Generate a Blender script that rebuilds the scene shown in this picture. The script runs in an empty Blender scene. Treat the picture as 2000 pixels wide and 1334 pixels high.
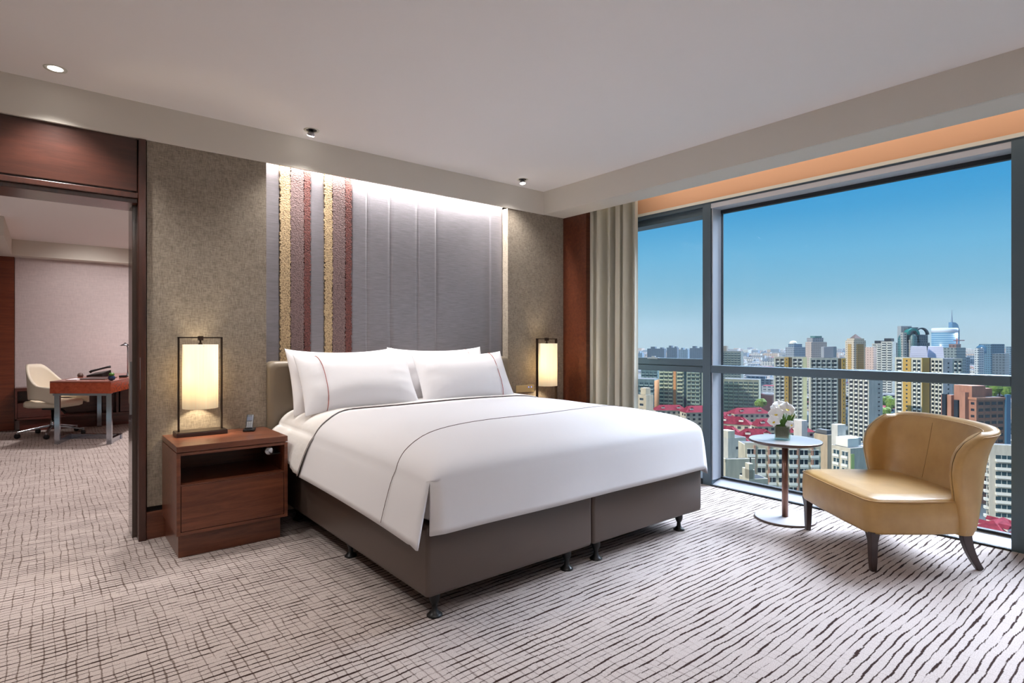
import bpy, math, random
from mathutils import Vector, Matrix
random.seed(7)
PI = math.pi
C = bpy.context.scene.collection

# ------------------------------------------------------------------ camera
F_PX, CX, CY, CAM_H = 1117.0, 1000.0, 667.0, 1.25
YAW = math.atan2(1375.0, F_PX)
cam_d = bpy.data.cameras.new('camera'); cam = bpy.data.objects.new('camera', cam_d); C.objects.link(cam)
cam.location = (0, 0, CAM_H); cam.rotation_euler = (PI/2, 0, YAW - PI/2)
cam_d.sensor_width = 36; cam_d.lens = F_PX/2000*36; cam_d.clip_end = 9000; cam_d.clip_start = 0.05
bpy.context.scene.camera = cam
DV = Vector((math.cos(YAW), math.sin(YAW), 0)); RV = Vector((math.sin(YAW), -math.cos(YAW), 0))

def world_point(u, v, depth):
    """a point seen at photo position (u, v), at its own distance"""
    return DV*depth + RV*((u-CX)/F_PX*depth) + Vector((0, 0, CAM_H-(v-CY)/F_PX*depth))

# ------------------------------------------------------------------ sky, sun, exposure
sc = bpy.context.scene
w = bpy.data.worlds.new('sky'); sc.world = w; w.use_nodes = True
nt = w.node_tree; nt.nodes.clear()
def N(nt, t, **k):
    n = nt.nodes.new(t)
    for a, b in k.items(): setattr(n, a, b)
    return n
def srgb(r, g, b):
    f = lambda c: (c/255/12.92) if c/255 <= 0.04045 else ((c/255+0.055)/1.055)**2.4
    return (f(r), f(g), f(b), 1)
tc = N(nt, 'ShaderNodeTexCoord'); sep = N(nt, 'ShaderNodeSeparateXYZ'); nt.links.new(tc.outputs['Generated'], sep.inputs[0])
ramp = N(nt, 'ShaderNodeValToRGB'); nt.links.new(sep.outputs['Z'], ramp.inputs[0])
cr = ramp.color_ramp
cr.elements[0].position = 0.0; cr.elements[0].color = srgb(164, 188, 196)
cr.elements[1].position = 1.0; cr.elements[1].color = srgb(60, 130, 190)
for p, c in ((0.03, (154, 188, 202)), (0.08, (126, 182, 208)), (0.14, (104, 178, 217)), (0.20, (66, 160, 214)), (0.27, (30, 148, 214)), (0.34, (18, 138, 210))):
    e = cr.elements.new(p); e.color = srgb(*c)
# added bright sky patch, out of view, to light the room through the window
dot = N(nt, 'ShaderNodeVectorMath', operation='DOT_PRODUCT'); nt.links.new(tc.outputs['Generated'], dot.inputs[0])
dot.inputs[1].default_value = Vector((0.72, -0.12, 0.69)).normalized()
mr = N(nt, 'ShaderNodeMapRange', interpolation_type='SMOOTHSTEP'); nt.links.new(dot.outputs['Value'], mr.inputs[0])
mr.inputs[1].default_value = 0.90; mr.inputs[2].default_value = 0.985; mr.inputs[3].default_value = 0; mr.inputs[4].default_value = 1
SKY_FILL = 44.0
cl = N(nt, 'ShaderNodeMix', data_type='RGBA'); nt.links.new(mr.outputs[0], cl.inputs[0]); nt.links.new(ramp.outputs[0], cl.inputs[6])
cl.inputs[7].default_value = (0.80*SKY_FILL, 0.93*SKY_FILL, 1.12*SKY_FILL, 1)
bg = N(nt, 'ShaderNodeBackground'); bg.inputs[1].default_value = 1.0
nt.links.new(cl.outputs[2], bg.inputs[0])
out = N(nt, 'ShaderNodeOutputWorld'); nt.links.new(bg.outputs[0], out.inputs[0])

sun_d = bpy.data.lights.new('sun', 'SUN'); sun_d.energy = 3.9; sun_d.color = (1, .93, .82); sun_d.angle = 0.01
sun = bpy.data.objects.new('sun', sun_d); C.objects.link(sun)
SA, SE = math.radians(156), math.radians(33)
sdir = Vector((math.cos(SA)*math.cos(SE), math.sin(SA)*math.cos(SE), math.sin(SE)))
sun.rotation_euler = sdir.to_track_quat('Z', 'Y').to_euler()

vs = sc.view_settings; vs.view_transform = 'Standard'; vs.look = 'None'; vs.gamma = 1; vs.use_curve_mapping = False
vs.exposure = 0.0
sc.cycles.use_denoising = True; sc.cycles.max_bounces = 10; sc.cycles.diffuse_bounces = 6; sc.cycles.glossy_bounces = 3
sc.cycles.transmission_bounces = 6; sc.cycles.transparent_max_bounces = 12; sc.cycles.sample_clamp_indirect = 6
sc.cycles.caustics_reflective = False; sc.cycles.caustics_refractive = False

def light(name, kind, loc, energy, color=(1, 1, 1), rot=(0, 0, 0), **k):
    d = bpy.data.lights.new(name, kind); d.energy = energy; d.color = color
    for a, b in k.items(): setattr(d, a, b)
    o = bpy.data.objects.new(name, d); C.objects.link(o); o.location = loc; o.rotation_euler = rot
    return o

# ------------------------------------------------------------------ materials
def mat(name, base=(.5, .5, .5, 1), rough=.6, metal=0., spec=.5, **k):
    m = bpy.data.materials.new(name); m.use_nodes = True
    b = m.node_tree.nodes['Principled BSDF']
    b.inputs['Base Color'].default_value = base; b.inputs['Roughness'].default_value = rough
    b.inputs['Metallic'].default_value = metal; b.inputs['Specular IOR Level'].default_value = spec
    for a, v in k.items(): b.inputs[a].default_value = v
    return m
def nodes(m): return m.node_tree, m.node_tree.nodes['Principled BSDF']
def coords(nt, scale=(1, 1, 1), kind='Object', rot=(0, 0, 0)):
    t = N(nt, 'ShaderNodeTexCoord'); mp = N(nt, 'ShaderNodeMapping'); nt.links.new(t.outputs[kind], mp.inputs[0])
    mp.inputs['Scale'].default_value = scale; mp.inputs['Rotation'].default_value = rot
    return mp.outputs[0]
def noise(nt, vec, scale=5, detail=4, rough=.5, dist=0.):
    n = N(nt, 'ShaderNodeTexNoise'); nt.links.new(vec, n.inputs['Vector']); n.inputs['Scale'].default_value = scale
    n.inputs['Detail'].default_value = detail; n.inputs['Roughness'].default_value = rough; n.inputs['Distortion'].default_value = dist
    return n.outputs['Fac']
def ramp2(nt, fac, stops):
    r = N(nt, 'ShaderNodeValToRGB'); nt.links.new(fac, r.inputs[0]); e = r.color_ramp.elements
    e[0].position, e[0].color = stops[0]; e[1].position, e[1].color = stops[-1]
    for p, c in stops[1:-1]:
        x = e.new(p); x.color = c
    return r.outputs[0]
def mathn(nt, op, a, b=None, c=None):
    n = N(nt, 'ShaderNodeMath', operation=op)
    for i, x in enumerate((a, b, c)):
        if x is None: continue
        if hasattr(x, 'links'): nt.links.new(x, n.inputs[i])
        else: n.inputs[i].default_value = x
    return n.outputs[0]
def bump(nt, b, h, strength=.3, dist=.01):
    n = N(nt, 'ShaderNodeBump'); n.inputs['Strength'].default_value = strength; n.inputs['Distance'].default_value = dist
    nt.links.new(h, n.inputs['Height']); nt.links.new(n.outputs[0], b.inputs['Normal'])

def wood(name, c0, c1, axis='X', rough=.32, coat=.35, scale=1.0):
    m = mat(name, rough=rough, spec=.4); nt, b = nodes(m)
    s = {'X': (1.2, 14, 14), 'Y': (14, 1.2, 14), 'Z': (14, 14, 1.2)}[axis]
    v = coords(nt, tuple(x*scale for x in s))
    n1 = noise(nt, v, 2.2, 6, .6, .6)
    n2 = noise(nt, coords(nt, tuple(x*scale*6 for x in s)), 4, 2)
    f = mathn(nt, 'ADD', mathn(nt, 'MULTIPLY', n1, .8), mathn(nt, 'MULTIPLY', n2, .2))
    nt.links.new(ramp2(nt, f, [(.32, c0), (.68, c1)]), b.inputs['Base Color'])
    b.inputs['Coat Weight'].default_value = coat; b.inputs['Coat Roughness'].default_value = .18
    bump(nt, b, n2, .04, .002)
    return m
WOOD = wood('walnut veneer', srgb(78, 40, 26), srgb(122, 70, 47))
WOODR = wood('red wood veneer', srgb(70, 32, 20), srgb(100, 52, 32))
WOODD = wood('dark wood casing', srgb(48, 26, 20), srgb(74, 40, 30), 'Z', .3, .5)
WOODH = wood('header wood', srgb(50, 27, 20), srgb(74, 40, 30))
WOODDESK = wood('desk wood', srgb(150, 62, 36), srgb(186, 86, 54), 'X', .25, .6)
WOODBLK = mat('dark stained leg wood', srgb(52, 36, 34), .35)

def fabric(name, c0, c1, s=260, rough=.9, bmp=.25):
    m = mat(name, rough=rough, spec=.2); nt, b = nodes(m)
    a = noise(nt, coords(nt, (1, 1, .12)), s, 2, .6); c = noise(nt, coords(nt, (.12, .12, 1)), s, 2, .6)
    d = noise(nt, coords(nt), 26, 3, .6)
    f = mathn(nt, 'ADD', mathn(nt, 'MULTIPLY', mathn(nt, 'ADD', a, c), .42), mathn(nt, 'MULTIPLY', d, .16))
    nt.links.new(ramp2(nt, f, [(.38, c0), (.62, c1)]), b.inputs['Base Color'])
    bump(nt, b, f, bmp, .003)
    return m
WALLFAB = fabric('linen wall covering', srgb(118, 108, 96), srgb(160, 149, 134), 260)
PAINT = mat('ceiling paint', srgb(238, 234, 232), .9, spec=.2)
PAINT2 = mat('soffit paint', srgb(214, 208, 198), .9, spec=.2)
PAINTW = mat('window trim paint', srgb(214, 212, 200), .7, spec=.3)
WALLP = fabric('study wallpaper', srgb(198, 184, 184), srgb(212, 198, 197), 90, .8, .05)
PLAIN = mat('plain wall paint', srgb(176, 166, 154), .9)
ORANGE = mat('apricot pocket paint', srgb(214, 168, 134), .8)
DARKGAP = mat('shadow gap', srgb(24, 20, 18), .9)
EXT = mat('tower outer cladding', srgb(120, 125, 130), .8)

# silk
SILK = mat('grey silk upholstery', rough=.42, spec=.5, metal=.25); nt, b = nodes(SILK)
n1 = noise(nt, coords(nt, (1.2, 1, 30)), 7, 6, .7, .3)
nt.links.new(ramp2(nt, n1, [(.3, srgb(112, 108, 112)), (.7, srgb(142, 138, 144))]), b.inputs['Base Color'])
bump(nt, b, n1, .12, .006)
b.inputs['Sheen Weight'].default_value = .3
def embroid(name, c0, c1):
    m = mat(name, rough=.6, spec=.4); nt, b = nodes(m)
    v = N(nt, 'ShaderNodeTexVoronoi'); nt.links.new(coords(nt, (1, 1, 1.2)), v.inputs['Vector']); v.inputs['Scale'].default_value = 90
    n = noise(nt, coords(nt), 80, 2, .6)
    f = mathn(nt, 'ADD', mathn(nt, 'MULTIPLY', v.outputs['Distance'], .7), mathn(nt, 'MULTIPLY', n, .6))
    nt.links.new(ramp2(nt, f, [(.35, c0), (.75, c1)]), b.inputs['Base Color'])
    bump(nt, b, f, .5, .005)
    return m
EMB_G = embroid('gold embroidery', srgb(104, 84, 62), srgb(176, 152, 116))
EMB_M = embroid('mauve embroidery', srgb(74, 57, 56), srgb(116, 94, 92))
EMB_R = embroid('oxblood embroidery', srgb(46, 24, 23), srgb(104, 56, 50))

LINEN = mat('white cotton', srgb(222, 220, 222), .85, spec=.2); nt, b = nodes(LINEN)
b.inputs['Sheen Weight'].default_value = .15
bump(nt, b, noise(nt, coords(nt), 3.5, 3, .5), .10, .03)
LINEN2 = mat('white cotton sheet', srgb(220, 216, 212), .85, spec=.2); nt, b = nodes(LINEN2)
bump(nt, b, noise(nt, coords(nt, (1, 1, 1)), 8, 3, .5), .35, .02)
PIPE_D = mat('dark piping cord', srgb(84, 58, 54), .7); PIPE_R = mat('red piping cord', srgb(160, 76, 66), .7)
VINYL = mat('dark taupe faux leather', srgb(84, 71, 64), .38, spec=.5); nt, b = nodes(VINYL)
bump(nt, b, noise(nt, coords(nt), 300, 2), .08, .001)
HEADB = mat('olive grey leather', srgb(120, 108, 92), .42)
LEATH = mat('mustard leather', rough=.36, spec=.5); nt, b = nodes(LEATH)
nn = noise(nt, coords(nt), 5, 4, .6)
nt.links.new(ramp2(nt, nn, [(.3, srgb(172, 134, 80)), (.7, srgb(192, 154, 98))]), b.inputs['Base Color'])
bump(nt, b, noise(nt, coords(nt), 220, 3), .08, .001)
STITCH = mat('stitched seam', srgb(120, 88, 46), .6)
CREAM = mat('cream leather', srgb(232, 222, 202), .45)
CHROME = mat('brushed chrome', srgb(190, 196, 206), .16, 1.0)
STEEL = mat('satin steel', srgb(170, 172, 178), .3, .9)
BRONZE = mat('dark bronze metal', srgb(62, 50, 44), .3, .85)
BLACKP = mat('black plastic', srgb(22, 22, 24), .4)
DARKM = mat('dark grey plastic', srgb(52, 54, 58), .35)
FRAME = mat('slate window aluminium', srgb(84, 100, 110), .45, .3)
LINER = mat('pale aluminium liner', srgb(190, 192, 200), .4, .2)
GASKET = mat('gasket rubber', srgb(30, 36, 42), .6)
CURT = mat('taupe green curtain', srgb(192, 187, 170), .6, spec=.3); nt, b = nodes(CURT)
b.inputs['Sheen Weight'].default_value = .4
bump(nt, b, noise(nt, coords(nt, (1, 1, .2)), 160, 2), .12, .002)
TTOP = mat('lacquer with painted reflection', srgb(196, 188, 186), .14, .1); TEDGE = mat('dark bronze table edge', srgb(92, 74, 68), .3, .4)  # the top's white reflection is put into its pale base colour
TSTEM = mat('bronze table stem', srgb(122, 88, 76), .3, .6)
GREEN = mat('leaf green', srgb(78, 122, 44), .4); GREEN2 = mat('dark leaf wrap', srgb(52, 74, 44), .45)
PETAL = mat('orchid petal', srgb(240, 240, 238), .6); nt, b = nodes(PETAL); b.inputs['Subsurface Weight'].default_value = .2
b.inputs['Subsurface Radius'].default_value = (.01, .01, .01)
YELLOW = mat('orchid lip yellow', srgb(206, 178, 40), .6)

def glassmat(name, tint=(.95, .98, .98, 1), gl=.04):
    m = bpy.data.materials.new(name); m.use_nodes = True; nt = m.node_tree; nt.nodes.clear()
    t = N(nt, 'ShaderNodeBsdfTransparent'); t.inputs[0].default_value = tint
    g = N(nt, 'ShaderNodeBsdfGlossy'); g.inputs['Roughness'].default_value = .02
    mx = N(nt, 'ShaderNodeMixShader'); mx.inputs[0].default_value = gl
    o = N(nt, 'ShaderNodeOutputMaterial')
    nt.links.new(t.outputs[0], mx.inputs[1]); nt.links.new(g.outputs[0], mx.inputs[2]); nt.links.new(mx.outputs[0], o.inputs[0])
    return m
PANE = glassmat('window glass', (.985, .99, .99, 1), .008)
VASEG = glassmat('vase glass', (.86, .93, .90, 1), .14)

def emis(name, col, s):
    m = bpy.data.materials.new(name); m.use_nodes = True; nt = m.node_tree; nt.nodes.clear()
    e = N(nt, 'ShaderNodeEmission'); e.inputs[0].default_value = col; e.inputs[1].default_value = s
    o = N(nt, 'ShaderNodeOutputMaterial'); nt.links.new(e.outputs[0], o.inputs[0]); return m
BULB = emis('lit lamp lens', (1, .95, .88, 1), 12)
LED = emis('blue indicator led', (.15, .25, 1, 1), 3)
SHADE = bpy.data.materials.new('parchment lamp shade'); SHADE.use_nodes = True; nt = SHADE.node_tree; nt.nodes.clear()
t = N(nt, 'ShaderNodeBsdfTranslucent'); d = N(nt, 'ShaderNodeBsdfDiffuse'); mx = N(nt, 'ShaderNodeMixShader'); o = N(nt, 'ShaderNodeOutputMaterial')
st = ramp2(nt, noise(nt, coords(nt, (60, 60, 1)), 2, 3), [(.3, (.86, .78, .62, 1)), (.7, (.93, .86, .70, 1))])
nt.links.new(st, t.inputs[0]); nt.links.new(st, d.inputs[0]); mx.inputs[0].default_value = .35
nt.links.new(t.outputs[0], mx.inputs[1]); nt.links.new(d.outputs[0], mx.inputs[2])
e = N(nt, 'ShaderNodeEmission'); nt.links.new(st, e.inputs[0]); e.inputs[1].default_value = .20
ad = N(nt, 'ShaderNodeAddShader'); nt.links.new(mx.outputs[0], ad.inputs[0]); nt.links.new(e.outputs[0], ad.inputs[1]); nt.links.new(ad.outputs[0], o.inputs[0])

# carpet: warp and weft contour lines in a woven ground
CARPET = mat('woven carpet', rough=.95, spec=.1); nt, b = nodes(CARPET)
P = N(nt, 'ShaderNodeTexCoord').outputs['Object']
sp = N(nt, 'ShaderNodeSeparateXYZ'); nt.links.new(P, sp.inputs[0])
def snap(v, s): return mathn(nt, 'SNAP', v, s)
def lines(along, across, period, amp, nscale, width, seed, cut):
    a2 = snap(along, .022)
    cv = N(nt, 'ShaderNodeCombineXYZ'); nt.links.new(a2, cv.inputs[0]); nt.links.new(across, cv.inputs[1]); cv.inputs[2].default_value = seed
    mp = N(nt, 'ShaderNodeMapping'); nt.links.new(cv.outputs[0], mp.inputs[0]); mp.inputs['Scale'].default_value = (1.6, 5.0, 1)
    n = noise(nt, mp.outputs[0], nscale, 3, .55)
    mp3 = N(nt, 'ShaderNodeMapping'); nt.links.new(cv.outputs[0], mp3.inputs[0]); mp3.inputs['Scale'].default_value = (9, 2, 1)
    n3 = noise(nt, mp3.outputs[0], 1.6, 2, .6)
    f = mathn(nt, 'ADD', mathn(nt, 'DIVIDE', across, period), mathn(nt, 'MULTIPLY', n, amp))
    f = mathn(nt, 'ADD', f, mathn(nt, 'MULTIPLY', n3, .38))
    fr = mathn(nt, 'ABSOLUTE', mathn(nt, 'SUBTRACT', mathn(nt, 'FRACT', f), .5))
    mp2 = N(nt, 'ShaderNodeMapping'); nt.links.new(cv.outputs[0], mp2.inputs[0]); mp2.inputs['Scale'].default_value = (3.4, 20, 1)
    br = noise(nt, mp2.outputs[0], 1.7, 3, .6)
    wd = mathn(nt, 'MULTIPLY', mathn(nt, 'SUBTRACT', br, cut), width)
    r = N(nt, 'ShaderNodeMapRange'); nt.links.new(mathn(nt, 'SUBTRACT', wd, fr), r.inputs[0])
    r.inputs[1].default_value = -.03; r.inputs[2].default_value = .04
    return r.outputs[0]
lx = lines(sp.outputs['X'], sp.outputs['Y'], .033, 1.9, 1.0, .54, 3.1, .335)
ly = lines(sp.outputs['Y'], sp.outputs['X'], .036, 1.5, 1.0, .40, 9.7, .38)
fade = N(nt, 'ShaderNodeMapRange'); nt.links.new(sp.outputs['X'], fade.inputs[0])
fade.inputs[1].default_value = .6; fade.inputs[2].default_value = 2.6; fade.inputs[3].default_value = .72; fade.inputs[4].default_value = .12
ground = ramp2(nt, noise(nt, coords(nt), 240, 3, .7), [(.3, srgb(160, 147, 142)), (.7, srgb(202, 190, 184))])
m1 = N(nt, 'ShaderNodeMix', data_type='RGBA'); nt.links.new(mathn(nt, 'MULTIPLY', ly, fade.outputs[0]), m1.inputs[0]); nt.links.new(ground, m1.inputs[6]); m1.inputs[7].default_value = srgb(84, 66, 58)
m2 = N(nt, 'ShaderNodeMix', data_type='RGBA'); nt.links.new(lx, m2.inputs[0]); nt.links.new(m1.outputs[2], m2.inputs[6]); m2.inputs[7].default_value = srgb(50, 33, 29)
nt.links.new(m2.outputs[2], b.inputs['Base Color'])
bump(nt, b, noise(nt, coords(nt), 420, 2), .35, .004)

# ------------------------------------------------------------------ mesh helpers
class MB:
    def __init__(s): s.v = []; s.f = []; s.m = []
    def add(s, vs, fs, mi=0):
        n = len(s.v); s.v += [tuple(x) for x in vs]; s.f += [tuple(i+n for i in f) for f in fs]; s.m += [mi]*len(fs); return s
    def box(s, x0, x1, y0, y1, z0, z1, mi=0, M=None):
        vs = [Vector(p) for p in ((x0,y0,z0),(x1,y0,z0),(x1,y1,z0),(x0,y1,z0),(x0,y0,z1),(x1,y0,z1),(x1,y1,z1),(x0,y1,z1))]
        if M: vs = [M @ p for p in vs]
        return s.add(vs, [(0,3,2,1),(4,5,6,7),(0,1,5,4),(1,2,6,5),(2,3,7,6),(3,0,4,7)], mi)
    def prism(s, pts, z0, z1, mi=0):
        n = len(pts); vs = [(p[0], p[1], z0) for p in pts]+[(p[0], p[1], z1) for p in pts]
        fs = [tuple(range(n-1, -1, -1)), tuple(range(n, 2*n))]+[(i, (i+1) % n, n+(i+1) % n, n+i) for i in range(n)]
        return s.add(vs, fs, mi)
    def lathe(s, prof, c=(0, 0, 0), n=24, mi=0, cap=True):
        vs = []; fs = []
        for r, z in prof:
            for i in range(n):
                a = 2*PI*i/n; vs.append((c[0]+r*math.cos(a), c[1]+r*math.sin(a), c[2]+z))
        for k in range(len(prof)-1):
            for i in range(n):
                j = (i+1) % n; fs.append((k*n+i, k*n+j, (k+1)*n+j, (k+1)*n+i))
        if cap: fs.append(tuple(range(n-1, -1, -1))); fs.append(tuple((len(prof)-1)*n+i for i in range(n)))
        return s.add(vs, fs, mi)
    def tube(s, path, r, n=8, mi=0, sq=None):
        """tube along a path; r a number or a list; sq=(a,b): rectangular section half sizes"""
        path = [Vector(p) for p in path]; vs = []; fs = []
        k = 4 if sq else n; up0 = None
        for i, p in enumerate(path):
            t = (path[min(i+1, len(path)-1)]-path[max(i-1, 0)]).normalized()
            ref = up0 if up0 else (Vector((0, 0, 1)) if abs(t.z) < .9 else Vector((0, 1, 0)))
            a = t.cross(ref).normalized(); b = a.cross(t).normalized(); up0 = b
            rr = r[i] if isinstance(r, (list, tuple)) else r
            for j in range(k):
                if sq:
                    q = [(-1, -1), (1, -1), (1, 1), (-1, 1)][j]; vs.append(p+a*(q[0]*sq[0]*rr)+b*(q[1]*sq[1]*rr))
                else:
                    an = 2*PI*j/k; vs.append(p+a*(rr*math.cos(an))+b*(rr*math.sin(an)))
        for i in range(len(path)-1):
            for j in range(k):
                l = (j+1) % k; fs.append((i*k+j, i*k+l, (i+1)*k+l, (i+1)*k+j))
        fs.append(tuple(range(k-1, -1, -1))); fs.append(tuple((len(path)-1)*k+j for j in range(k)))
        return s.add(vs, fs, mi)
    def grid(s, rows, mi=0, closed=False):
        n = len(rows[0]); vs = [p for r in rows for p in r]; fs = []
        for i in range(len(rows)-1):
            for j in range(n if closed else n-1):
                l = (j+1) % n; fs.append((i*n+j, i*n+l, (i+1)*n+l, (i+1)*n+j))
        return s.add(vs, fs, mi)

ORG = {}
def org(o):
    p = Vector((0, 0, 0))
    while o is not None: p += o.location; o = o.parent
    return p
def build(name, mb, m, parent=None, local=False, smooth=False, bevel=0, seg=2, sub=0):
    me = bpy.data.meshes.new(name)
    off = Vector((0, 0, 0)) if (local or parent is None) else org(parent)
    me.from_pydata([Vector(v)-off for v in mb.v], [], mb.f); me.update()
    ms = m if isinstance(m, (list, tuple)) else [m]
    for x in ms: me.materials.append(x)
    if len(ms) > 1: me.polygons.foreach_set('material_index', mb.m)
    o = bpy.data.objects.new(name, me); C.objects.link(o)
    if parent: o.parent = parent
    if smooth: me.polygons.foreach_set('use_smooth', [True]*len(me.polygons))
    if bevel:
        b = o.modifiers.new('bevel', 'BEVEL'); b.width = bevel; b.segments = seg; b.limit_method = 'ANGLE'; b.angle_limit = math.radians(40); b.harden_normals = False
        if smooth is False: pass
    if sub:
        s_ = o.modifiers.new('subd', 'SUBSURF'); s_.levels = sub; s_.render_levels = sub
    return o
def unify(o, d=.0008):
    import bmesh
    b = bmesh.new(); b.from_mesh(o.data); bmesh.ops.remove_doubles(b, verts=b.verts, dist=d); bmesh.ops.recalc_face_normals(b, faces=b.faces)
    if sum(f.normal.z*f.calc_area() for f in b.faces) < 0: bmesh.ops.reverse_faces(b, faces=b.faces)
    for f in b.faces: f.smooth = True
    b.to_mesh(o.data); b.free(); return o
def tag(o, label, cat, group=None):
    o['label'] = label; o['category'] = cat
    if group: o['group'] = group
    return o
def thing(name, label, cat, loc=(0, 0, 0), rotz=0, group=None):
    o = bpy.data.objects.new(name, None); C.objects.link(o); o.location = loc; o.rotation_euler = (0, 0, rotz); o.empty_display_size = .1
    return tag(o, label, cat, group)
def struct(name, mb, m, parent=None, **k):
    o = build(name, mb, m, parent, **k)
    if parent is None: o['kind'] = 'structure'
    return o
def copy_tree(o, parent=None):
    c = o.copy(); C.objects.link(c); c.parent = parent
    for ch in list(o.children): copy_tree(ch, c)
    return c
def B(*a): return MB().box(*a)

# ------------------------------------------------------------------ room shell
YW, XW, ZC, ZS = 4.255, 4.46, 2.747, 2.52
YB, XL = -2.6, -1.7            # rear and left limits of the bedroom
YT = 4.56                      # study side of the partition
YS, XS0, XS1 = 10.70, -2.6, 4.46
struct('floor', B(XL-.2, XW, YB-.2, YS+.2, -.12, 0), CARPET)
struct('ceiling', B(XL-.2, XW+.3, YB-.2, YT-.1, ZC, ZC+.2), PAINT)
struct('ceiling_study', B(XS0-.2, XS1+.3, YT-.1, YS+.2, 2.66, 2.947), PAINT)
struct('wall_left', B(XL-.15, XL, YB, YT, 0, ZC), PLAIN)
struct('wall_front', B(XL-.15, XW+.3, YB-.15, YB, 0, ZC), PLAIN)
struct('wall_study_left', B(XS0-.15, XS0, YT, YS, 0, 2.66), PLAIN)
struct('wall_study_right', B(XS1, XS1+.3, YT, YS, 0, 2.66), PLAIN)
# headboard wall: core, then linen panels left and right of the niche
mb = MB(); mb.box(.44, XW+.2, 4.42, YT, 0, ZC); mb.box(XL-.15, .44, 4.30, YT, 2.24, ZC); mb.box(XL-.9, -1.45, 4.30, YT, 0, 2.24)
struct('wall_back', mb, PLAIN)
mb = MB(); mb.box(.488, 1.207, YW, 4.42, .205, ZS+.02); mb.box(3.406, 4.145, YW, 4.42, .205, ZS+.02)
struct('wall_back_linen', mb, WALLFAB)
mb = MB(); mb.box(.484, 1.207, YW+.012, 4.42, .17, .206); mb.box(3.406, 4.139, YW+.012, 4.42, .17, .206)
struct('trim_4', mb, DARKGAP)
mb = MB(); mb.box(.484, 1.207, YW-.006, 4.42, 0, .172); mb.box(3.406, 4.139, YW-.006, 4.42, 0, .172)
struct('baseboard_back', mb, WOOD, bevel=.002)
# plaster fascia over the headboard wall, with a light slot behind it over the niche
mb = MB()
mb.box(XL, 1.207, YW-.012, 4.42, ZS, ZC); mb.box(3.406, 3.87, YW-.012, 4.42, ZS, ZC); mb.box(1.207, 3.406, YW-.012, YW+.006, ZS, ZC)
struct('trim_1', mb, PAINT2)
mb = MB(); mb.box(3.853, 3.866, YB, 4.25, ZS, ZC); mb.box(3.866, 3.873, YB, 4.25, ZS+.016, ZC); mb.box(3.873, 4.139, YB, 4.25, ZS+.001, ZC)
struct('trim_2', mb, PAINT2)
# window wall above the window, end pier clad in wood
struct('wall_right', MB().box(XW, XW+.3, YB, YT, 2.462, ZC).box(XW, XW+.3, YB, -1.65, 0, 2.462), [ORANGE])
struct('trim_3', MB().box(XW-.012, XW+.02, -1.65, 3.93, 2.458, 2.482), PAINTW)
struct('wall_right_pier', MB().box(4.139, XW+.3, 3.93, 4.42, 0, ZC), WOODR)
# doorway to the study
mb = MB(); mb.box(-1.6, .437, 4.262, 4.32, 2.19, ZS)
d1 = struct('door_1', mb, WOODH, bevel=.003)
mb = MB(); mb.box(.441, .482, YW-.02, 4.42, 0, ZS-.002); mb.box(.449, .47, YW-.006, YT, 0, ZS-.01)
build('door_casing', mb, WOODD, d1, bevel=.003)
mb = MB(); mb.box(-1.45, .44, YW-.005, YT, 2.145, 2.178); mb.box(-1.45, .44, YW+.02, YT, 2.118, 2.15)
build('door_head', mb, WOODD, d1, bevel=.003)
LACQ = mat('lacquered jamb', srgb(70, 58, 52), .12, .1)
mb = MB(); mb.box(.418, .452, YW+.09, YT-.01, 0, 2.15); build('door_jamb', mb, LACQ, d1, bevel=.002)
mb = MB(); mb.box(.409, .419, YW+.13, YW+.15, .78, 1.12); mb.box(.4485, .4505, YW-.022, YW-.016, .95, 1.15)
build('strike_plate', mb, STEEL, d1)
# study end
mb = MB(); mb.box(-.357, XS1+.1, YS, YS+.15, 0, 2.66); mb.box(XS0, -.357, YS+.05, YS+.15, 0, 2.66)
struct('wall_study_back', mb, WALLP)
struct('wall_study_panel', B(XS0, -.362, YS-.03, YS+.05, 0, 2.45), wood('study panel veneer', srgb(96, 42, 24), srgb(132, 64, 38)))
mb = MB(); mb.box(-.38, XS1, 10.45, YS, 2.44, 2.66); mb.box(XS0, -.38, 8.6, YS, 2.44, 2.66)
struct('trim_study', mb, PAINT2)

# ------------------------------------------------------------------ window
YM0, YM1 = 2.761, 2.84; YP1, YP0 = .77, .55
mb = MB(); mb.box(XW, XW+.2, YM0, YM1, 0, 2.462); mb.box(XW+.012, XW+.2, YM0-.004, YM0, 0, 2.462)
mb.box(XW, XW+.2, .70, YP1, 0, 2.462); mb.box(XW+.004, XW+.2, .69, .70, 0, 2.462); mb.box(XW-.004, XW+.2, YP0, .69, 0, 2.462)
mb.box(XW, XW+.2, -1.65, -1.5, 0, 2.462); mb.box(XW, XW+.2, 3.9, 3.96, 0, 2.462)
# heads
mb.box(XW, XW+.2, YM1, 3.93, 2.425, 2.462); mb.box(XW+.03, XW+.2, YM1, 3.93, 2.365, 2.43)
mb.box(XW, XW+.2, YP1, YM0, 2.445, 2.462)
mb.box(XW, XW+.2, -1.5, YP0, 2.38, 2.462)
win = struct('window_1', mb, FRAME, bevel=.003)
mb = MB(); mb.box(XW+.004, XW+.15, YP1, YM0, 2.405, 2.446); mb.box(XW+.014, XW+.145, YM0-.012, YM0-.003, .05, 2.41)
mb.add([(XW+.012, YP1, .004), (XW+.15, YP1, .048), (XW+.15, YM0, .048), (XW+.012, YM0, .004), (XW+.012, YP1, -.03), (XW+.15, YP1, -.03), (XW+.15, YM0, -.03), (XW+.012, YM0, -.03)],
       [(0, 1, 2, 3), (7, 6, 5, 4), (0, 4, 5, 1), (1, 5, 6, 2), (2, 6, 7, 3), (3, 7, 4, 0)])
build('window_liner', mb, LINER, win)
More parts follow.
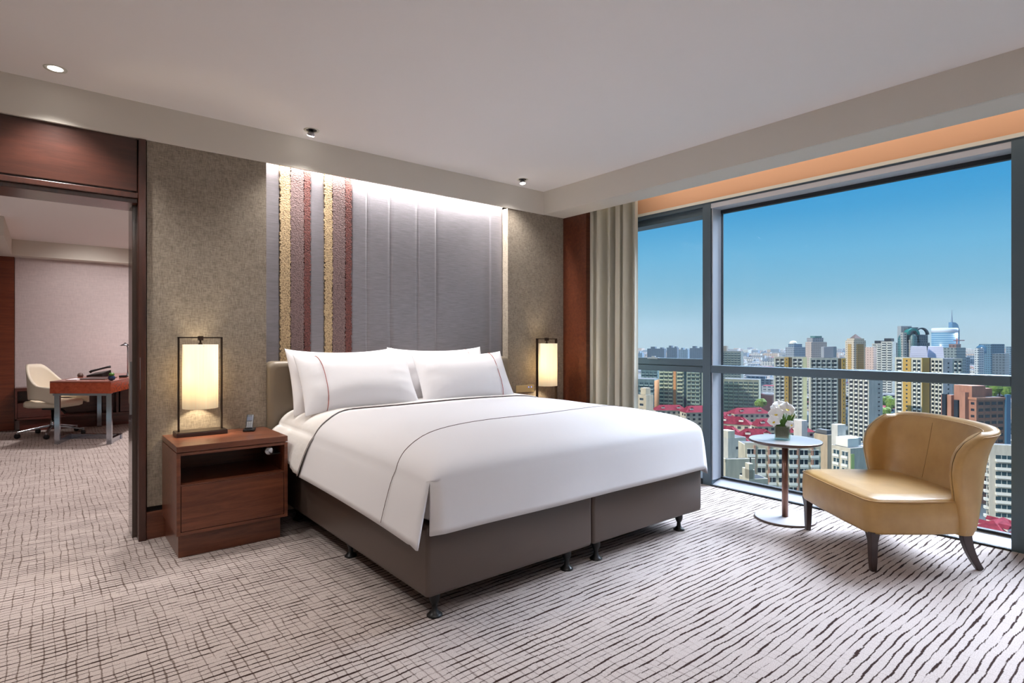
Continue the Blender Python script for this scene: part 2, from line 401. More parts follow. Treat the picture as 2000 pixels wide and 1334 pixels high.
mb = MB(); mb.box(XW-.006, XW+.02, YP1, YM0, 0, .012); mb.box(XW-.006, XW+.2, YM1, 3.93, 0, .05); mb.box(XW-.006, XW+.2, -1.5, YP0, 0, .05)
mb.box(XW+.14, XW+.18, YP1, YM0, .045, .062); mb.box(XW+.14, XW+.18, YP1, YM0, 2.375, 2.408)
mb.box(XW+.14, XW+.155, YM0-.03, YM0-.022, .05, 2.4); mb.box(XW+.14, XW+.155, YM0-.012, YM0-.003, .05, 2.4)
build('window_sill', mb, GASKET, win)
mb = MB(); mb.box(XW-.004, XW+.12, YP1, YM0, .980, 1.044); mb.box(XW-.001, XW+.12, YM1, 3.93, .976, 1.028); mb.box(XW+.01, XW+.12, YM1, 3.93, 1.028, 1.095)
build('transom', mb, FRAME, win, bevel=.008, seg=3)
mb = MB(); mb.box(XW-.02, XW+.012, 3.30, 3.42, 1.085, 1.10); mb.box(XW-.012, XW+.012, 3.34, 3.38, 1.098, 1.112)
build('window_handle', mb, STEEL, win, bevel=.003)
build('window_pane', B(XW+.150, XW+.154, YP1, YM0, .05, 2.40), PANE, win)
build('window_pane', B(XW+.072, XW+.076, YM1, 3.92, 1.05, 2.37), PANE, win)
build('window_pane', B(XW+.072, XW+.076, YM1, 3.92, .05, 1.0), PANE, win)
build('window_pane', B(XW+.150, XW+.154, -1.5, YP0, .05, 2.40), PANE, win)

# ------------------------------------------------------------------ curtain
def curtain(y0, y1, x0, amp, n, ztop, seed):
    rnd = random.Random(seed); K = 220; rows = []
    ph = [rnd.uniform(0, 6.28) for _ in range(4)]
    for zi in range(14):
        k = zi/13; z = .012 + (ztop-.012)*k; row = []
        for i in range(K+1):
            s = i/K; y = y0+(y1-y0)*s
            q = s + .018*math.sin(7*s+ph[0]) + .006*math.sin(3*k+ph[1])*s
            wv = math.sin(2*PI*n*q+ph[2])
            wv = math.copysign(abs(wv)**.75, wv)
            x = x0 + amp*(wv+.35*math.sin(2*PI*n*1.7*q+ph[3]))*(.85+.25*(1-k)) 
            row.append((x, y+.012*math.sin(4*PI*n*q), z))
        rows.append(row)
    return MB().grid(rows)
cu = build('curtain', curtain(3.36, 3.95, 4.235, .052, 5.2, 2.74, 5), CURT, smooth=True)
sm = cu.modifiers.new('solid', 'SOLIDIFY'); sm.thickness = .003
tag(cu, 'floor-length taupe green curtain drawn back beside the window, behind the bed', 'curtain')

# ------------------------------------------------------------------ silk panel in the niche
YN = 4.341
t = thing('upholstered_wall_panel', 'tall grey silk wall panel with vertical seams and embroidered bands behind the headboard', 'wall panel', (2.3, YN, 0))
def pad(x0, x1):       # a softly padded strip
    rows = []
    for i in range(15):
        s = i/14; x = x0+(x1-x0)*s; e = min(s, 1-s)*(x1-x0); dd = .006*min(1, math.sqrt(max(0, 1-(1-min(1, e/.012))**2)))
        rows.append([(x, YN-dd, z) for z in [.1+.1*j for j in range(27)]])
    return MB().grid(rows)
seams = [1.207, 1.325, 1.547, 1.658, 1.873, 2.012, 2.217, 2.478, 2.663, 3.249, 3.406]
for i in range(len(seams)-1):
    x0, x1 = seams[i], seams[i+1]
    if i in (1, 3): continue
    build('silk_strip', pad(x0, x1), SILK, t, smooth=True)
def band(x0, x1):      # an embroidered band with ragged stitched edges
    mb = MB(); L = []; R = []; rnd = random.Random(int(x0*1000))
    for j in range(0, 301):
        z = .1+2.6*j/300; L.append((x0+rnd.uniform(-.006, .006), z)); R.append((x1+rnd.uniform(-.006, .006), z))
    return MB().grid([[(a, YN+.002, z) for a, z in L], [(a, YN-.016, z) for a, z in L], [(a, YN-.016, z) for a, z in R], [(a, YN+.002, z) for a, z in R]])
for a, b_, c, d in ((1.325, 1.399, 1.498, 1.547), (1.658, 1.718, 1.822, 1.873)):
    build('embroidered_band', band(a, b_), EMB_G, t)['label'] = 'gold embroidered band'
    build('embroidered_band', band(b_, c), EMB_M, t)['label'] = 'mauve embroidered band'
    build('embroidered_band', band(c, d), EMB_R, t)['label'] = 'oxblood embroidered band'
struct('wall_niche', MB().box(1.2, 3.41, YN+.004, 4.42, 0, ZC), PLAIN)
t = thing('led_strip_light', 'hidden light strip in the slot above the silk panel', 'light', (2.3, 4.295, 2.66))
build('led_housing', B(1.22, 3.39, 4.275, 4.325, 2.655, 2.68), PAINTW, t)
light('cove light', 'AREA', (2.306, 4.30, 2.65), 76, (1, .97, .96), (0, 0, 0), shape='RECTANGLE', size=2.16, size_y=.03)

# ------------------------------------------------------------------ downlights
def downlight(x, y, label, tilt, power, gimbal):
    t = thing('downlight', label, 'ceiling light', (x, y, ZC), 0, 'recessed ceiling downlights')
    ring = MB().lathe([(.036, -.001), (.052, -.004), (.054, .001), (.036, .001)], n=28, cap=False)
    build('trim_ring', ring, PAINTW, t, local=True, smooth=True)
    if gimbal:
        build('dark_recess', MB().lathe([(.036, .0), (.036, -.0015)], n=24), BLACKP, t, local=True)
        M = Matrix.Translation((0, 0, -.006)) @ Matrix.Rotation(tilt, 4, 'X')
        mb = MB().lathe([(.016, .0), (.024, -.018), (.026, -.03)], n=24); mb.v = [tuple(M @ Vector(p)) for p in mb.v]
        build('lamp_head', mb, STEEL, t, local=True, smooth=True)
        mb = MB().lathe([(.026, -.0301), (.023, -.036), (.008, -.039)], n=24); mb.v = [tuple(M @ Vector(p)) for p in mb.v]
        build('lens', mb, BULB, t, local=True, smooth=True)
    else:
        build('lens', MB().lathe([(.034, -.001), (.03, -.003)], n=28), BULB, t, local=True)
    l = light('downlight lamp', 'SPOT', (x, y, ZC-.06), power, (1, .955, .92), (-.0, 0, 0), spot_size=math.radians(112), spot_blend=.9, shadow_soft_size=.04)
    return t
downlight(.034, 4.035-.02, 'flat round lit downlight in the ceiling above the doorway', 0, 85, False)
downlight(1.452, 4.04, 'small swivel downlight in the ceiling above the left nightstand', .5, 42, True)
downlight(3.406, 4.04, 'small swivel downlight in the ceiling near the window-side soffit corner', -.1, 30, True)
for x, y, p in ((-.5, 2.9, 85), (.9, 3.0, 40), (2.6, 3.0, 34), (-.7, .8, 22)):  # added fill spots without fixtures, to even out the room light
    light('room fill light', 'SPOT', (x, y, ZC-.05), p, (1, .955, .915), (0, 0, 0), spot_size=math.radians(140), spot_blend=1, shadow_soft_size=.12)

light('ceiling fill light', 'SPOT', (.4, -.4, 1.75), 250, (1, .96, .93), (PI, 0, 0), spot_size=math.radians(150), spot_blend=1, shadow_soft_size=.2)  # added unseen uplight, brightens the ceiling
# study lights
for x, y, p in ((-.5, 8.8, 230), (1.2, 9.0, 260), (-.2, 6.4, 180), (2.6, 7.4, 180), (.6, 5.4, 100)):
    light('study downlight', 'SPOT', (x, y, 2.62), p, (1, .93, .92), (0, 0, 0), spot_size=math.radians(140), spot_blend=1, shadow_soft_size=.1)

for x in (-.6, .5, 1.6): light('study wall fill', 'SPOT', (x, 9.5, 2.6), 48, (1, .94, .92), (.75, 0, 0), spot_size=math.radians(110), spot_blend=1, shadow_soft_size=.1)  # added spots without fixtures, aimed to brighten the study back wall
# warm pocket strip above the window
light('pocket light', 'AREA', (4.21, 1.2, 2.70), 5.5, (1, .86, .7), (0, -.9, 0), shape='RECTANGLE', size=.03, size_y=5.2)

# ------------------------------------------------------------------ bed
def layered(outline, layers, mb=None):
    """stack of insets of a convex outline; layers (inset, z)"""
    mb = mb or MB(); n = len(outline); rows = []
    cx = sum(p[0] for p in outline)/n; cy = sum(p[1] for p in outline)/n
    nor = []
    for i in range(n):
        a = Vector(outline[i-1]).to_2d(); b_ = Vector(outline[(i+1) % n]).to_2d(); d_ = (b_-a).normalized(); nor.append(Vector((d_.y, -d_.x)))
    hx = max(p[0] for p in outline)-cx; hy = max(p[1] for p in outline)-cy
    for ins, z in layers:
        a = min(ins, .02); b_ = ins-a
        rows.append([(cx+(outline[i][0]-nor[i].x*a-cx)*(1-b_/hx), cy+(outline[i][1]-nor[i].y*a-cy)*(1-b_/hy), z) for i in range(n)])
    mb.grid(rows, closed=True)
    m = len(mb.v); return mb.add([(cx, cy, layers[0][1]), (cx, cy, layers[-1][1])]+rows[0]+rows[-1],
        [(0, 2+(i+1) % n, 2+i) for i in range(n)]+[(1, 2+n+i, 2+n+(i+1) % n) for i in range(n)])
def rrect(x0, x1, y0, y1, r, k=6):
    pts = []
    for cx_, cy_, a0 in ((x1-r, y0+r, -PI/2), (x1-r, y1-r, 0), (x0+r, y1-r, PI/2), (x0+r, y0+r, PI)):
        for i in range(k+1):
            a = a0+PI/2*i/k; pts.append((cx_+r*math.cos(a), cy_+r*math.sin(a)))
    return pts
bed = thing('bed', 'king-size divan bed in dark taupe faux leather standing on black feet', 'bed', (2.34, 3.2, 0))
ZB0, ZB1 = .122, .435
for x0, x1 in ((1.285, 2.335), (2.342, 3.401)):
    o = build('divan_base', layered(rrect(x0, x1, 2.17, 4.19, .02), [(.02, ZB0), (.004, ZB0+.006), (0, ZB0+.02), (0, ZB1-.02), (.006, ZB1-.004), (.02, ZB1)]), VINYL, bed, smooth=True)
def foot(x, y):
    return MB().lathe([(.036, 0), (.036, .006), (.026, .014), (.014, .026), (.0125, .045), (.0125, .052), (.019, .060), (.025, .078), (.026, ZB0+.004)], (x, y, 0), 20)
for x, y in ((1.372, 2.25), (2.215, 2.25), (2.45, 2.25), (3.255, 2.25), (1.372, 3.18), (2.215, 3.18), (2.45, 3.18), (3.255, 3.18), (1.372, 4.08), (2.215, 4.08), (2.45, 4.08), (3.255, 4.08)):
    build('foot', foot(x, y), BLACKP, bed, smooth=True)
hb = thing('headboard', 'low padded olive grey leather headboard with rounded top behind the pillows', 'headboard', (2.3, 4.26, 0))
rows = []
for yy, ins in ((4.325, 0), (4.24, 0), (4.222, .006), (4.212, .02), (4.21, .04)):
    r = .05; pts = []
    x0, x1, z0, z1 = 1.209+ins, 3.404-ins, .12, 1.108-ins
    pts = [(x0, z0), (x0, z1-r)]+[(x0+r-r*math.cos(a), z1-r+r*math.sin(a)) for a in (.4, .8, 1.2, PI/2)]+[(x1-r+r*math.sin(a), z1-r+r*math.cos(a)) for a in (0, .4, .8, 1.2)]+[(x1, z1-r), (x1, z0)]
    rows.append([(a, yy, b_) for a, b_ in pts])
mb = MB().grid(rows); n = len(rows[0]); m0 = len(mb.v); mb.add(rows[-1], [tuple(range(n))])
build('headboard_pad', mb, HEADB, hb, smooth=True)

mt = build('mattress', layered(rrect(1.31, 3.33, 2.20, 4.17, .06), [(.03, ZB1+.004), (.004, ZB1+.02), (0, .47), (0, .58), (.01, .61), (.05, .635)]), LINEN2, smooth=True)
tag(mt, 'thick white mattress on the divan bases, under the bedding', 'mattress')

# draped bedding
X0, X1, Y0 = 1.272, 3.364, 2.135
def H(x, y, zt=.797, A=.13, r=.34, foot_=True):
    dl, dr, df = x-X0, X1-x, (y-Y0 if foot_ else 9)
    def fall(d, a, r_=r*1.25, p=3.2): q = 1-min(1, max(0, d)/r_); e = 1-min(1, max(0, d)/.075); return (a-.042)*q**p+.042*(1-math.sqrt(max(0, 1-e*e)))
    a, b_, c = fall(dl, A), fall(dr, A*.72), fall(df, A*.92, r*1.6)
    m = (a**3+b_**3+c**3)**(1/3)
    slow = .014*math.exp(-max(0, dl)/.5)+.018*math.exp(-max(0, df)/.6 if foot_ else -9)
    bumps = .003*math.sin(5*x+2*y)+.002*math.sin(9*y-3*x)
    return zt-m-slow+bumps*(1-min(1, m/.1))
def disc(x, y, r):
    """round the foot corners of the plan"""
    for sx, xe in ((1, X0), (-1, X1)):
        a = r-(x-xe)*sx; b_ = r-(y-Y0)
        if a > 0 and b_ > 0:
            a2 = a*math.sqrt(max(0, 1-b_*b_/(2*r*r))); b2 = b_*math.sqrt(max(0, 1-a*a/(2*r*r)))
            return xe+sx*(r-a2), Y0+r-b2
    return x, y
def samples(a, b_, r, n):
    s = [a+r*(1-math.cos(PI/2*i/8)) for i in range(9)]; e = [b_-r*(1-math.cos(PI/2*i/8)) for i in range(9)][::-1]
    m = [a+r+(b_-r-(a+r))*i/n for i in range(1, n)]
    return s+m+e
RC = .04
def yhead(x):
    t_ = min(1, max(0, (x-X0)/.35)); return 3.50+.22*t_*t_*(3-2*t_)
def duvet_pt(x, s):          # s in 0..1 from foot to head edge
    y = Y0+s*(yhead(x)+.06-Y0); xx, yy = disc(x, y, RC)
    return xx, yy
def duvet():
    xs = samples(X0, X1, .15, 44); ys = [(.15*(1-math.cos(PI/2*i/8)))/1.5 for i in range(9)]; ys += [ys[-1]+(1-ys[-1])*i/34 for i in range(1, 35)]
    rows = []
    for s in ys:
        row = []
        for x in xs:
            xx, yy = duvet_pt(x, s); z = H(xx, yy)
            if s > .97: z -= .006
            row.append((xx, yy, z))
        rows.append(row)
    mb = MB().grid(rows)
    # side, foot and side skirts
    per = [r[0] for r in rows][::-1]; nl = len(per); per += rows[0][1:]; nf = len(per); per += [r[-1] for r in rows][1:]
    K = 9; cols = []
    L = len(per)
    tip = None
    for i, p in enumerate(per):
        a = Vector(per[max(0, i-1)]).to_2d(); c = Vector(per[min(L-1, i+1)]).to_2d(); d_ = (c-a).normalized(); nrm = Vector((-d_.y, d_.x))*-1
        if nrm.dot(Vector((p[0]-2.3, p[1]-3.2))) < 0: nrm = -nrm
        x, y = p[0], p[1]
        left = x < X0+.03 and y > Y0+.0; leftc = i <= nl+1
        col = []
        # distance along the left side from the foot corner
        if leftc: zb = .416-.032*(1-(y-Y0)/1.4)**2; fl = .072+.010*math.exp(-(y-Y0)/.25)
        elif i >= nf: zb = .414-.042*math.exp(-(y-Y0)/.10); fl = .03+.02*math.exp(-(y-Y0)/.1)
        else: zb = .416; fl = .030+.003*math.sin(7*x)
        for k in range(K+1):
            q = k/K; z = p[2]+(zb-p[2])*q
            wv = 0; ex = .78 if leftc else .62
            o_ = fl*q**ex+wv
            col.append((x+nrm.x*o_, y+nrm.y*o_*(.3 if leftc else 1), z))
        cols.append(col)
    top = cols[nl-1][0]; edge = []; inner = []
    for k in range(K+1):           # the side panel ends in a free pointed edge lapping over the tucked foot panel
        q = k/K; zz = top[2]+(.380-top[2])*q; edge.append((top[0]+(1.188-top[0])*q**.9, top[1]+(2.098-top[1])*q, zz))
        zz = top[2]+(.418-top[2])*q; inner.append((top[0]-.016*q, top[1]-.034*q**.62, zz))
    c2 = [c for c in cols[nl:nf]]
    mb.grid(cols[:nl-3]+[edge]); mb.grid([inner]+[c for c in c2 if c[0][0] > top[0]+.035]); mb.grid(cols[nf-1:])
    return mb
dv = thing('duvet', 'large smooth white duvet draped over the bed with thin dark piping', 'duvet', (2.3, 2.9, .43))
o = build('duvet_cover', duvet(), LINEN, dv, smooth=True)
unify(o)
sm = o.modifiers.new('solid', 'SOLIDIFY'); sm.thickness = .012; sm.offset = -1
def surf_line(fy, r, name, m, parent, y_foot=False):
    pts = []
    yb = fy(X0)
    for k in range(9): 
        q = 1-k/8; z = H(X0, yb)+(.414-H(X0, yb))*q; pts.append((X0-(.072+.010*math.exp(-(yb-Y0)/.25))*q**.78-.004, yb, z))
    xs = samples(X0, X1, .15, 30)
    for x in xs[1:-1]: pts.append((x, fy(x), H(x, fy(x))+.0015))
    return build(name, MB().tube(pts, r, 6), m, parent, smooth=True)
def fy1(x):
    t_ = min(1, max(0, (x-X0)/1.0)); return 2.43+.31*t_*(2-t_)
surf_line(fy1, .0016, 'piping', PIPE_D, dv)

# sheet layer visible at the head side
def sheet_pt(x, t_):
    ya = yhead(x); y = ya+(4.18-ya)*t_
    return y, H(x, y, .797, .13, .34, False)+.004-.003*math.exp(-t_/.03)
def sheet():
    xs = samples(X0-.004, X1+.004, .15, 26); rows = []; ts = [0, .01, .03, .06, .1]+[.1+.9*i/14 for i in range(1, 15)]
    for t_ in ts: rows.append([(x,)+sheet_pt(x, t_) for x in xs])
    mb = MB().grid(rows)
    for idx, sg in ((0, -1), (-1, 1)):
        cols = []
        for j, t_ in enumerate(ts):
            p = rows[j][idx]; col = []; y = p[1]
            zb = .425+.05*min(1, (y-3.5)/.22)+.10*max(0, (y-3.75)/.4)
            for k in range(10):
                q = k/9; z = p[2]+(zb-p[2])*q
                fold = (.006*math.sin(30*y)+.004*math.sin(67*y+1))*q*min(1, t_/.06)
                col.append((p[0]+sg*(.076*q**.80+.003*min(1, q*4)+.003*math.sin(PI*q)+fold), y+(.05*q*(1-min(1, t_/.25)) if sg < 0 else 0), z))
            cols.append(col)
        mb.grid(cols)
    return mb
o = build('bed_sheet', sheet(), LINEN2, smooth=True); unify(o); sm = o.modifiers.new('solid', 'SOLIDIFY'); sm.thickness = .006; sm.offset = 1
tag(o, 'white turned-down sheet over the head end of the duvet, hanging beside the left nightstand', 'sheet')
pts = []
for k in range(9):
    q = 1-k/8; y = 3.50; z = sheet_pt(X0, 0)[1]; pts.append((X0-.076*q**.80-.013-.003*math.sin(PI*q), y+.05*q, z+(.425-z)*q))
for x in samples(X0, X1, .15, 30)[2:-1]: y, z = sheet_pt(x, 0); pts.append((x, y-.002, z+.002))
build('piping', MB().tube(pts, .0012, 6), PIPE_D, o, smooth=True)

# pillows
def pillow(w_, h_, t_, seed):
    rnd = random.Random(seed); n, m = 30, 22; rows = {1: [], -1: []}
    p1, p2 = rnd.uniform(0, 6), rnd.uniform(0, 6)
    mb = MB()
    for sg in (1, -1):
        rr = []
        for j in range(m+1):
            v = -1+2*j/m; v = math.sin(v*PI/2); row = []
            for i in range(n+1):
                u = math.sin((-1+2*i/n)*PI/2)
                x = w_/2*u*(1-.035*(1-v*v)); y = h_/2*v*(1-.15*(1-u*u)**.8)
                th = t_/2*((1-abs(u)**3)**.75)*((1-abs(v)**3)**.75)
                th *= 1+.06*math.sin(3*u+p1)+.05*math.sin(4*v+p2)
                cr_ = .006*math.sin(18*math.atan2(v, u+1.4))*(1-abs(u))**0*(abs(u) > .55)*th/t_*4
                row.append((x, -sg*(th+abs(cr_)), y))
            rr.append(row if sg == 1 else row[::-1])
        mb.grid(rr)
    return mb
def place_pillow(w_, h_, cx_, y, z, lean, yaw, roll, label, seed, pipe):
    t = thing('pillow', label, 'pillow', (cx_, y, z), 0, 'white pillows leaning on the headboard')
    t.rotation_euler = (-lean, roll, yaw)
    o = build('pillowcase', pillow(w_, h_, .19, seed), LINEN, t, local=True, smooth=True)
    m = o.modifiers.new('weld', 'WELD'); m.merge_threshold = .0008
    if pipe is not None:
        pts = []
        for j in range(21):
            v = math.sin((-1+2*j/20)*PI/2); u = pipe
            th = .19/2*((1-abs(u)**3)**.75)*((1-abs(v)**3)**.75)*1.08
            pts.append((w_/2*u*(1-.035*(1-v*v)), -(th+.0025), h_/2*v*(1-.15*(1-u*u)**.8)))
        build('piping', MB().tube(pts, .0025, 6), PIPE_R, t, local=True, smooth=True)
    return t
place_pillow(.84, .50, 1.72, 4.06, .968, .38, .02, 0, 'rear white pillow at the nightstand side, mostly hidden', 1, None)
place_pillow(.90, .50, 2.545, 4.06, .972, .38, -.02, 0, 'rear white pillow at the window side, mostly hidden', 2, .62)
place_pillow(.88, .47, 1.745, 3.885, .962, .52, .03, .0, 'front white pillow nearer the nightstand, with red piping at its left', 3, -.66)
place_pillow(.88, .47, 2.66, 3.885, .962, .52, -.03, 0, 'front white pillow nearer the window, with red piping at its right', 4, .68)

# ------------------------------------------------------------------ nightstands
def nightstand(x0, label):
    x1 = x0+.617; ya, yb = 3.72, 4.245
    t = thing('nightstand', label, 'nightstand', ((x0+x1)/2, (ya+yb)/2, 0), 0, 'bedside nightstands')
    build('top', B(x0, x1, ya, yb, .616, .651), WOOD, t, bevel=.0025)
    mb = MB(); th = .021
    mb.box(x0, x0+th, ya+.001, yb, .139, .611).box(x1-th, x1, ya+.001, yb, .139, .611)
    mb.box(x0+th, x1-th, ya+.001, yb, .139, .158).box(x0+th, x1-th, ya+.001, yb, .596, .611).box(x0+th, x1-th, ya+.004, yb-.02, .421, .428).box(x0+th, x1-th, yb-.02, yb, .158, .596)
    mb.box(x0+.01, x1-.01, ya+.01, yb-.01, .611, .616)
    build('carcass', mb, WOOD, t, bevel=.0015)
    build('drawer', B(x0+th+.003, x1-th-.003, ya+.002, ya+.4, .161, .420), WOOD, t, bevel=.002)
    build('plinth', B(x0+.016, x1-.03, ya+.052, yb-.005, 0, .139), WOOD, t, bevel=.002)
    return t
nightstand(.569, 'dark walnut nightstand with open shelf and drawer, left of the bed')
nightstand(3.47, 'dark walnut nightstand hidden behind the bed on the window side')

# ------------------------------------------------------------------ bedside lamps
def bedside_lamp(cx_, cy_, z0, label, power):
    t = thing('bedside_lamp', label, 'table lamp', (cx_, cy_, z0), 0, 'cylinder bedside lamps')
    build('lamp_base', B(-.145, .145, -.075, .075, 0, .026), WOODD, t, local=True, bevel=.002) if False else build('lamp_base', B(-.145, .145, -.075, .075, 0, .024), WOODBLK, t, local=True, bevel=.002)
    build('base_plate', B(-.143, .143, -.073, .073, .024, .028), BRONZE, t, local=True)
    mb = MB(); 
    for sx in (-1, 1): mb.box(sx*.124-.0045, sx*.124+.0045, -.014, .014, .028, .628)
    mb.box(-.1285, .1285, -.014, .014, .620, .628)
    build('frame', mb, BRONZE, t, local=True, bevel=.001)
    mb = MB().box(-.014, .014, -.016, .016, .606, .634).lathe([(.006, .585), (.006, .61)], n=12).lathe([(.012, .575), (.012, .59)], n=12)
    build('hanger', mb, BRONZE, t, local=True)
    r = .103; zt_, zb_ = .580, .170
    mb = MB().lathe([(r, zb_), (r, zt_)], n=48, cap=False)
    o = build('lamp_shade', mb, SHADE, t, local=True, smooth=True); sm = o.modifiers.new('solid', 'SOLIDIFY'); sm.thickness = .0012
    mb = MB().tube([(-r, 0, zt_-.01), (r, 0, zt_-.01)], .0018, 6).tube([(0, -r, zt_-.01), (0, r, zt_-.01)], .0018, 6)
    build('shade_ring', mb, BRONZE, t, local=True)
    mb = MB().lathe([(.008, .46), (.012, .45), (.022, .41), (.024, .38), (.016, .35), (.004, .345)], n=16)
    build('bulb', mb, emis('warm bulb', (1, .9, .7, 1), 6), t, local=True, smooth=True)
    build('socket', MB().lathe([(.014, .46), (.014, .58)], n=12), BRONZE, t, local=True)
    light('bedside bulb', 'POINT', (cx_, cy_, z0+.31), power, (1, .83, .58), shadow_soft_size=.03)
    light('bedside bulb', 'POINT', (cx_, cy_, z0+.46-.02), power*.35, (1, .83, .58), shadow_soft_size=.03)
    return t
bedside_lamp(.767, 4.135, .651, 'tall framed cylinder lamp glowing on the left nightstand', 13)
bedside_lamp(3.765, 4.10, .651, 'tall framed cylinder lamp glowing beyond the bed near the curtain', 13)

# cordless phone in its cradle
t = thing('telephone', 'small silver and black cordless phone in its cradle on the left nightstand', 'telephone', (1.055, 4.10, .651), -.35)
mb = MB().prism(rrect(-.036, .036, -.055, .05, .012), 0, .014); build('cradle', mb, BLACKP, t, local=True, bevel=.003)
M = Matrix.Translation((0, .012, .050)) @ Matrix.Rotation(-.85, 4, 'X')
mb = MB(); mb.box(-.023, .023, -.009, .009, -.055, .070, 0, M); build('handset', mb, DARKM, t, local=True, bevel=.007, seg=3)
mb = MB(); mb.box(-.017, .017, -.0105, -.009, .012, .048, 0, M); build('screen', mb, mat('grey display', srgb(84, 90, 104), .2), t, local=True)
mb = MB(); 
for i in range(3):
    for j in range(4): mb.box(-.015+i*.011, -.007+i*.011, -.0108, -.009, -.044+j*.012, -.037+j*.012, 0, M)
k_ = build('keypad', mb, mat('grey keys', srgb(120, 122, 128), .4), t, local=True)
# torch clipped inside the nightstand
t = thing('flashlight', 'black flashlight clipped to the inner right side of the nightstand shelf', 'flashlight', (1.125, 3.86, .555))
M = Matrix.Translation((1.118, 3.80, .553)) @ Matrix.Rotation(-PI/2, 4, 'X')
mb = MB().lathe([(.015, -.0), (.018, .01), (.018, .11), (.024, .125), (.024, .14)], n=20); mb.v = [tuple(M @ Vector(p)) for p in mb.v]; build('torch_body', mb, BLACKP, t, smooth=True)
mb = MB().lathe([(.026, .139), (.027, .149), (.022, .152)], n=20); M2 = Matrix.Translation((1.085, 3.83, .553)) @ Matrix.Rotation(-.0, 4, 'X')
mb = MB().lathe([(.026, 0), (.027, .008), (.022, .012)], n=20); M3 = Matrix.Translation((1.088, 3.78, .560)) @ Matrix.Rotation(PI/2, 4, 'X'); mb.v = [tuple(M3 @ Vector(p)) for p in mb.v]
build('chrome_bezel', mb, CHROME, t, smooth=True)
mb = MB().box(1.10, 1.166, 3.80, 3.86, .528, .536); build('clip', mb, BLACKP, t, bevel=.002)

# wall socket plate with indicator leds beside the right lamp
t = thing('switch_panel', 'long beige switch panel with blue lights on the wall beside the far lamp', 'switch', (3.62, YW, .79))
build('plate', B(3.50, 3.73, YW-.010, YW-.001, .755, .825), mat('beige switch plate', srgb(196, 176, 132), .5), t, bevel=.003)
build('indicator', B(3.655, 3.662, YW-.012, YW-.0095, .80, .808), LED, t); build('indicator', B(3.69, 3.697, YW-.012, YW-.0095, .80, .808), LED, t)

# ------------------------------------------------------------------ lounge chair
ch = thing('lounge_chair', 'low mustard leather armless lounge chair with curved wrap-around back beside the window', 'armchair')
Fv = Vector((-.777, .63, 0)).normalized(); Lv = Vector((-Fv.y*-1, -Fv.x, 0)); Lv = Vector((.63, .777, 0)).normalized()
# local axes: x = lateral (near side to far side), y = depth towards the back, z up
ch.matrix_world = Matrix(((Lv.x, -Fv.x, 0, 3.44), (Lv.y, -Fv.y, 0, 1.17), (0, 0, 1, 0), (0, 0, 0, 1)))
W = .765
def seat_outline():
    pts = []
    def arc(cx_, cy_, r, a0, a1, k=7): 
        for i in range(k+1):
            a = a0+(a1-a0)*i/k; pts.append((cx_+r*math.cos(a), cy_+r*math.sin(a)))
    r = .07
    arc(W-r, r-.005, r, -PI/2, 0); pts.append((W+.004, .25)); pts.append((W-.006, .50)); arc(W-.11, .53, .10, 0, PI/2); arc(.11, .53, .10, PI/2, PI)
    pts.append((.006, .50)); pts.append((-.004, .25)); arc(r, r-.005, r, PI, 1.5*PI)
    pts += [(W*.33, -.014), (W*.66, -.014)]
    return pts
so = seat_outline(); so = so[:]
build('seat', layered(so, [(.03, .205), (.008, .208), (0, .222), (-.004, .30), (0, .368), (.004, .382), (.014, .394), (.03, .399), (.10, .405)]), LEATH, ch, local=True, smooth=True)
mb = MB().tube([(p[0]*1.0+(W/2-p[0])*.004, p[1], .385) for p in layered(so, [(0, 0)]).v[:len(so)]]+[so[0]+(.385,)], .0035, 6)
build('piping', mb, LEATH, ch, local=True, smooth=True)
def back_curve(ph, k):         # outer face, ph 0..pi, k 0 bottom..1 top
    z = .205+k*(ztop(ph)-.205); q = max(0, min(1.02, (z-.53)/(.775-.53)))
    t0 = .480-.058*min(1, max(0, (z-.28)/.25))+.20*q**3.2
    o_ = .010+.040*max(0, k)**.6; T = .622+.140*max(0, k)**.75
    s = W/2-(W/2+o_)*math.cos(ph); t_ = t0+(T-t0)*abs(math.sin(ph))**.50
    return Vector((s, t_, 0))
def back_normal(ph, k):
    a = back_curve(max(.0005, ph-.01), k); b_ = back_curve(min(PI-.0005, ph+.01), k); d_ = (b_-a).normalized(); return Vector((-d_.y, d_.x, 0))
def ztop(ph): return .762+.036*max(0, math.sin(ph))**.8
TH = .082
def back_section(ph, thick, shift=0.):
    """closed loop: outer bottom, outer top, rounded top, inner top, inner bottom"""
    pts = []; zt_ = ztop(ph); z0 = .205; r = thick/2
    def P(z, off):      # off from outer face inward
        k = (z-z0)/(zt_-z0); p = back_curve(ph, k); n = back_normal(ph, k); 
        q = p-n*off+Vector((0, -shift, 0)); return (q.x, q.y, z)
    mid = TH/2
    for i in range(11): pts.append(P(z0+(zt_-r-z0)*i/10, mid-r))
    for i in range(1, 8):
        a = PI*i/8; pts.append(P(zt_-r+r*math.sin(a), mid-r*math.cos(a)))
    for i in range(11): pts.append(P(zt_-r-(zt_-r-z0)*i/10, mid+r))
    return pts
phs = []; n_ = 46
for i in range(n_+1): s_ = i/n_; phs.append(.02+(PI-.04)*(s_-.10*math.sin(2*PI*s_)/ (2*PI)*1.0))
rows = []
for i in range(6): a = PI/2*i/6; rows.append(back_section(phs[0], max(.004, TH*math.sin(a)), .03*math.cos(a)))
for p in phs: rows.append(back_section(p, TH))
for i in range(5, -1, -1): a = PI/2*i/6; rows.append(back_section(phs[-1], max(.004, TH*math.sin(a)), .03*math.cos(a)))
mb = MB().grid(rows, closed=True)
build('backrest', mb, LEATH, ch, local=True, smooth=True)
